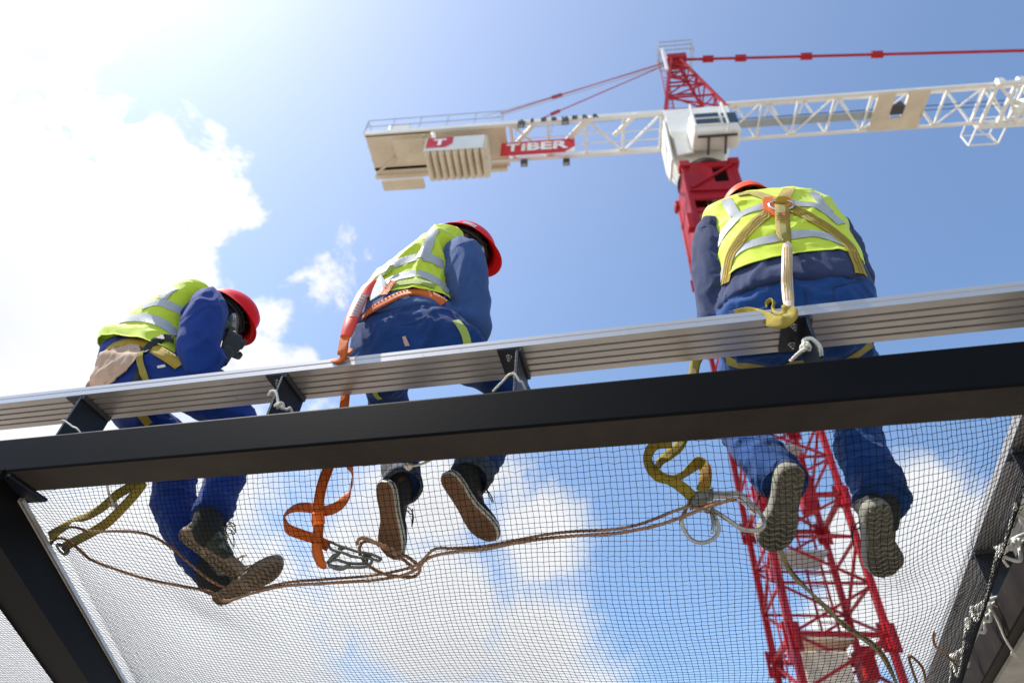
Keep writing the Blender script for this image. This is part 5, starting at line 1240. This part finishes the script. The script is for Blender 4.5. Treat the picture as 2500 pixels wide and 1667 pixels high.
# counter jib
ZD = 28.85
def zc(s): return ZD
mb = MB()
for n_, w_ in ((0, .17), (1.9, .17)): mb.bar(C(-.3, n_, ZD), C(-14.9, n_, ZD), .16, .30, up=UP)
k = 0
S_ = [-.4, -2.2, -4.0, -5.8, -7.6]
for a, b in zip(S_[:-1], S_[1:]):
    rod(mb, C(a, 0, ZD), C(a, 1.9, ZD), .12)
    rod(mb, C(a, 0 if k % 2 == 0 else 1.9, ZD), C(b, 1.9 if k % 2 == 0 else 0, ZD), .09); k += 1
for s_ in (-7.6, -8.3, -14.8): rod(mb, C(s_, 0, ZD), C(s_, 1.9, ZD), .16)
for q in (.8, 1.3): rod(mb, C(-.3, q, ZD-.05), C(-7.6, q, ZD-.05), .04)
under(crane, mb.build('counter_jib_truss', 'crane_white'))
for s_ in (-1.6, -3.7, -6.3): mb = MB(); mb.bar(C(s_, -.05, ZD-.05), C(s_-1.05, .95, ZD-.1), .20, .05, up=UP); under(crane, mb.build('walkway_brace', 'crane_white'))
mb = MB(); cb(C(-13.2, 1.15, ZD-.10), 1.65, 1.15, .05, mb, bev=.01); cb(C(-9.6, 1.15, ZD-.06), 1.75, 1.1, .04, mb)
rod(mb, C(-14.8, 2.1, ZD-.2), C(-11.8, .1, ZD-.2), .09); rod(mb, C(-14.9, 2.3, ZD-.2), C(-8, 2.3, ZD-.2), .2); cb(C(-13.5, 2.75, ZD-.35), 1.1, .28, .10, mb); cb(C(-12.6, .9, ZD-.25), .9, .6, .12, mb, bev=.02)
under(crane, mb.build('counter_jib_deck', 'crane_cream'))
mb = MB(); cb(C(-13.4, .7, ZD+.75), .55, .4, .65, mb, bev=.04); cb(C(-10.2, .9, ZD+.55), 1.5, .4, .45, mb, bev=.04); under(crane, mb.build('hoist_winch', 'crane_white'))
cw = MB()
for k in range(9):
    s_ = -11.62+.335*k; cb(C(s_+.15, .85, 27.45), .145, .80, .62, cw, bev=.05); cb(C(s_+.15, .85, 26.80), .09, .72, .12, cw, bev=.05)
cwo = cw.build('counterweight', 'crane_cream', crane); autosmooth(cwo, .6)
mb = MB(); cb(C(-10.2, .03, 27.45), 1.42, .012, .58, mb); under(cwo, mb.build('front_plate', 'crane_white'))
mb = MB(); pts = [C(-11.55, .010, 27.12), C(-10.60, .010, 27.12), C(-10.30, .010, 27.42), C(-10.30, .010, 27.98), C(-11.55, .010, 27.98)]; mb.poly(pts, -CN*.02); sg = mb.build('company_emblem', 'sign_red', cwo) if False else mb.build('emblem_panel', 'sign_red'); under(cwo, sg)
def railing(s0, s1, n_, zb, h, nposts, m='crane_grey', w_=.035, mids=(.5,)):
    mb = MB()
    for k in range(nposts): s_ = s0+(s1-s0)*k/(nposts-1); rod(mb, C(s_, n_, zb), C(s_, n_, zb+h), w_)
    for f in (1,)+mids: rod(mb, C(s0, n_, zb+h*f), C(s1, n_, zb+h*f), w_)
    return mb
mb = railing(-14.95, -8.0, -.05, ZD, 1.25, 6); m2 = railing(-14.95, -8.0, 2.3, ZD, 1.2, 6); mb.add(m2.v, m2.f)
for n_ in (0.0, .7, 1.5): rod(mb, C(-14.95, n_, ZD), C(-14.95, n_, ZD+1.25), .035)
rod(mb, C(-14.95, 0, ZD+1.25), C(-14.95, 2.3, ZD+1.2), .035)
m2 = railing(-7.4, -.4, .6, ZD, 1.35, 5); mb.add(m2.v, m2.f); under(crane, mb.build('railing', 'crane_grey'))
# signs
def text_mesh(txt, size, width, depth, bold=0.0):
    cu = bpy.data.curves.new('t', 'FONT'); cu.body = txt; cu.size = size; cu.extrude = depth; cu.offset = bold; cu.resolution_u = 4
    o = bpy.data.objects.new('t', cu); S.collection.objects.link(o); bpy.context.view_layer.update(); dg = bpy.context.evaluated_depsgraph_get()
    me = bpy.data.meshes.new_from_object(o.evaluated_get(dg), depsgraph=dg); bpy.data.objects.remove(o)
    xs = [v.co.x for v in me.vertices]; x0, x1 = min(xs), max(xs)
    for v in me.vertices: v.co.x = (v.co.x-x0)/(x1-x0)*width
    return me
def place_text(txt, origin, size, width, height, m, name, parent, bold=.0, depth=.01, shear=0.0):
    me = text_mesh(txt, 1.0, width, depth, bold); ys_ = [v.co.y for v in me.vertices]; y0, y1 = min(ys_), max(ys_)
    for v in me.vertices:
        y = (v.co.y-y0)/(y1-y0)*height; v.co = origin+CJ*(v.co.x+shear*y)+UP*y-CN*(v.co.z)
    me.materials.clear(); me.materials.append(MAT[m]); me.name = name; o = bpy.data.objects.new(name, me); S.collection.objects.link(o); under(parent, o); return o
NS = 1.02; mb = MB(); zs = 27.66; hs_ = 1.16
pts = [C(-8.15, NS, zs), C(-5.0, NS, zs), C(-4.55, NS, zs+.42), C(-4.55, NS, zs+hs_), C(-8.15, NS, zs+hs_)]; mb.poly(pts, -CN*.05); sg = mb.build('sign_board', 'sign_red', crane)
mb = MB(); mb.poly([C(-4.98, NS-.01, zs), C(-4.55, NS-.01, zs), C(-4.55, NS-.01, zs+.38)], -CN*.05); under(sg, mb.build('sign_corner', 'sign_white'))
place_text('T', C(-7.88, NS-.07, zs+.26), 1, .66, .70, 'sign_white', 'lettering', sg, .03); place_text('iBER', C(-7.14, NS-.07, zs+.26), 1, 2.30, .70, 'sign_white', 'lettering', sg, .035)
place_text('T', C(-11.22, -.022, 27.26), 1, .62, .56, 'sign_white', 'emblem_letter', sg, .04).parent = cwo
xs_ = [-7.10+.495*k for k in range(8)]
for ch, s_ in zip('LIEBHERR', xs_): place_text(ch, C(s_, -.095, ZD-.17), 1, .26 if ch != 'I' else .13, .34, 'letter_black', 'lettering', crane, .03)
# work lamps
for s_, n_, z_, m_ in ((-7.05, -.15, ZD-.42, 0), (-4.95, -.15, ZD-.42, 0), (-7.1, 1.95, ZD-.4, 0), (-5.0, 2.1, ZD-.30, 1)):
    mb = MB(); cb(C(s_, n_, z_), .17, .12, .17, mb, bev=.03); rod(mb, C(s_, n_, z_+.15), C(s_, n_+(.05 if n_ < 1 else -.1), ZD+.1), .05); lo_ = mb.build('work_lamp', 'crane_dark', crane)
    mb = MB(); mb.box(C(s_, n_, z_-.172), CJ*.13, CN*.09, UP*.006); under(lo_, mb.build('lamp_glass', 'lens'))
# tower head
ZJ = 29.25; AP = PJ(1644, 150, .95); az = AP.z; aS = (AP-CM).dot(CJ)
mb = MB(); base = [(-.25, 0), (-.25, 1.9), (2.6, 0), (2.6, 1.9)]
tops = [(aS-.15, .75), (aS-.15, 1.15), (aS+.25, .75), (aS+.25, 1.15)]
for (a, b), (c_, d_) in zip(base, tops): rod(mb, C(a, b, ZJ-.3), C(c_, d_, az), .17 if a < 0 else .13)
def lerp2(i, f): a, b = base[i]; c_, d_ = tops[i]; return C(a+(c_-a)*f, b+(d_-b)*f, ZJ-.3+(az-ZJ+.3)*f)
fr_ = [0, .22, .42, .60, .76, .9]
for i, f in enumerate(fr_):
    for a, b in ((0, 1), (2, 3), (0, 2), (1, 3)):
        rod(mb, lerp2(a, f), lerp2(b, f), .075)
        if i+1 < len(fr_): rod(mb, lerp2(a if i % 2 else b, f), lerp2(b if i % 2 else a, fr_[i+1]), .065)
cb(C(aS+.15, .95, az+.05), .55, .32, .28, mb, bev=.05); under(crane, mb.build('tower_head', 'crane_red'))
mb = MB()
for q in range(5): s0, s1 = aS-.75, aS+1.05
pz = az+.1
for n_ in (.35, 1.5):
    for f in (.0, .55, 1.1): rod(mb, C(s0, n_, pz+f), C(s1, n_, pz+f), .04)
    for s_ in (s0, (s0+s1)/2-.1, s1): rod(mb, C(s_, n_, pz), C(s_, n_, pz+1.1), .045)
for s_ in (s0, s1):
    for f in (0, .55, 1.1): rod(mb, C(s_, .35, pz+f), C(s_, 1.5, pz+f), .045)
under(crane, mb.build('head_platform', 'crane_grey'))
mb = MB(); cb(C(s0+.12, .3, az-1.1), .07, .05, 1.3, mb); under(crane, mb.build('head_ladder', 'crane_white'))
mb = MB(); rod(mb, C(aS-.65, .8, ZJ), C(aS-.5, .9, az), .06); rod(mb, C(aS-.95, .8, ZJ), C(aS-.8, .9, az), .05)
for k in range(14): rod(mb, C(aS-.93+.01*k, .82, ZJ+.2+.36*k), C(aS-.63+.01*k, .82, ZJ+.2+.36*k), .03)
under(crane, mb.build('ladder', 'crane_panel'))
# pendants
def pend(a, b, w_, nodes, m='crane_red'):
    mb = MB(); mb.bar(a, b, w_, w_)
    d = (b-a).normalized()
    for q in nodes: p = a.lerp(b, q); mb.bar(p-d*.28, p+d*.28, w_*2.1, w_*2.6, bev=.02)
    return under(crane, mb.build('pendant_bar', m))
pa, pb2 = PJ(1672, 146, .95), PJ(2620, 121, .95); pend(pa, pb2, .11, [(x-1672)/(2620-1672)*1.0 for x in (1735, 1822, 1992, 2168)])
pend(PJ(1628, 152, .5), PJ(1222, 278, 0.0), .045, [.68], 'crane_panel'); pend(PJ(1628, 158, 1.4), PJ(1322, 290, .9), .045, [.90], 'crane_panel')
mb = MB(); mb.bar(PJ(1620, 158, .9), PJ(1180, 285, .9), .03); mb.bar(PJ(1620, 162, .9), PJ(1200, 290, 1.4), .03); under(crane, mb.build('hoist_cable', 'crane_grey'))
# jib
mb = MB(); s0, s1 = 2.6, 25.0; hj = 1.55; wj = 1.86
for n_, z_, w_ in ((0, ZJ, .15), (wj, ZJ, .13), (wj/2, ZJ+hj, .16)): mb.bar(C(s0 if z_ == ZJ else s0-.2, n_, z_), C(s1, n_, z_+.0), w_, w_)
L_ = 1.62; k = 0; s_ = s0
while s_ < s1-L_:
    e = s_+L_
    for n_ in (0, wj):
        rod(mb, C(s_, n_, ZJ), C(s_+L_/2, wj/2, ZJ+hj), .085); rod(mb, C(s_+L_/2, wj/2, ZJ+hj), C(e, n_, ZJ), .085)
    rod(mb, C(s_, 0, ZJ), C(s_, wj, ZJ), .08)
    rod(mb, C(s_, 0 if k % 2 else wj, ZJ), C(e, wj if k % 2 else 0, ZJ), .07); s_ = e; k += 1
under(crane, mb.build('jib', 'crane_white'))
mb = MB(); rod(mb, C(2.5, .95, ZJ+.25), C(25, .95, ZJ+.25), .03); rod(mb, C(2.5, 1.2, ZJ+.3), C(25, 1.2, ZJ+.3), .025); under(crane, mb.build('hoist_cable', 'crane_dark'))
mb = MB(); cb(C(6.5, wj*.62, ZJ+.12), 3.4, .20, .02, mb); under(crane, mb.build('jib_walkway', 'crane_grey'))
def sN(px, py, z=ZJ): 
    q = ray(px, py); p = Vector(q*(z/q[2])); return (p-CM).dot(CJ), (p-CM).dot(CN)
a = sN(2140, 245); b = sN(2235, 300); s_a = a[0]
mb = MB(); cb(C(s_a+.35, wj/2, ZJ-.10), .38, wj/2, .05, mb, bev=.01); cb(C(s_a+1.75, wj/2, ZJ-.10), .45, wj/2, .05, mb, bev=.01); cb(C(s_a+1.05, wj*.82, ZJ-.10), .35, wj*.16, .04, mb)
pf = mb.build('jib_platform', 'crane_cream', crane); mb = MB(); cb(C(s_a+1.0, wj*.45, ZJ+.05), .28, .22, .25, mb, bev=.04); under(pf, mb.build('trolley_motor', 'crane_dark'))
a = sN(2420, 230); s_t = a[0]
mb = MB()
for n_ in (-.12, wj+.12):
    rod(mb, C(s_t, n_, ZJ-.18), C(s_t+2.2, n_, ZJ-.18), .14)
    for q in (.15, 1.0, 2.0): cb(C(s_t+q, n_, ZJ+.02), .16, .10, .16, mb, bev=.04)
for q in (0, .75, 1.5, 2.2): rod(mb, C(s_t+q, -.12, ZJ-.18), C(s_t+q, wj+.12, ZJ-.18), .13)
rod(mb, C(s_t, -.1, ZJ-.2), C(s_t+2.2, wj+.1, ZJ-.2), .1); rod(mb, C(s_t+.4, .2, ZJ-.5), C(s_t+1.6, wj, ZJ-.3), .12); mb.tube([C(s_t+1.1, .8, ZJ-.5), C(s_t+1.3, .9, ZJ-.5)], .28, 14)
tro = mb.build('trolley', 'crane_white', crane); mb = MB()
fr = [C(s_t-.1, wj+.15, ZJ-.2), C(s_t+1.2, wj+.15, ZJ-.2), C(s_t+1.2, wj+1.05, ZJ-.2), C(s_t-.1, wj+1.05, ZJ-.2)]
for i in range(4):
    rod(mb, fr[i], fr[(i+1) % 4], .06); rod(mb, fr[i], fr[i]+UP*.9, .05); rod(mb, fr[i]+UP*.9, fr[(i+1) % 4]+UP*.9, .04)
rod(mb, fr[0], fr[2], .05); under(tro, mb.build('service_cage', 'crane_white'))
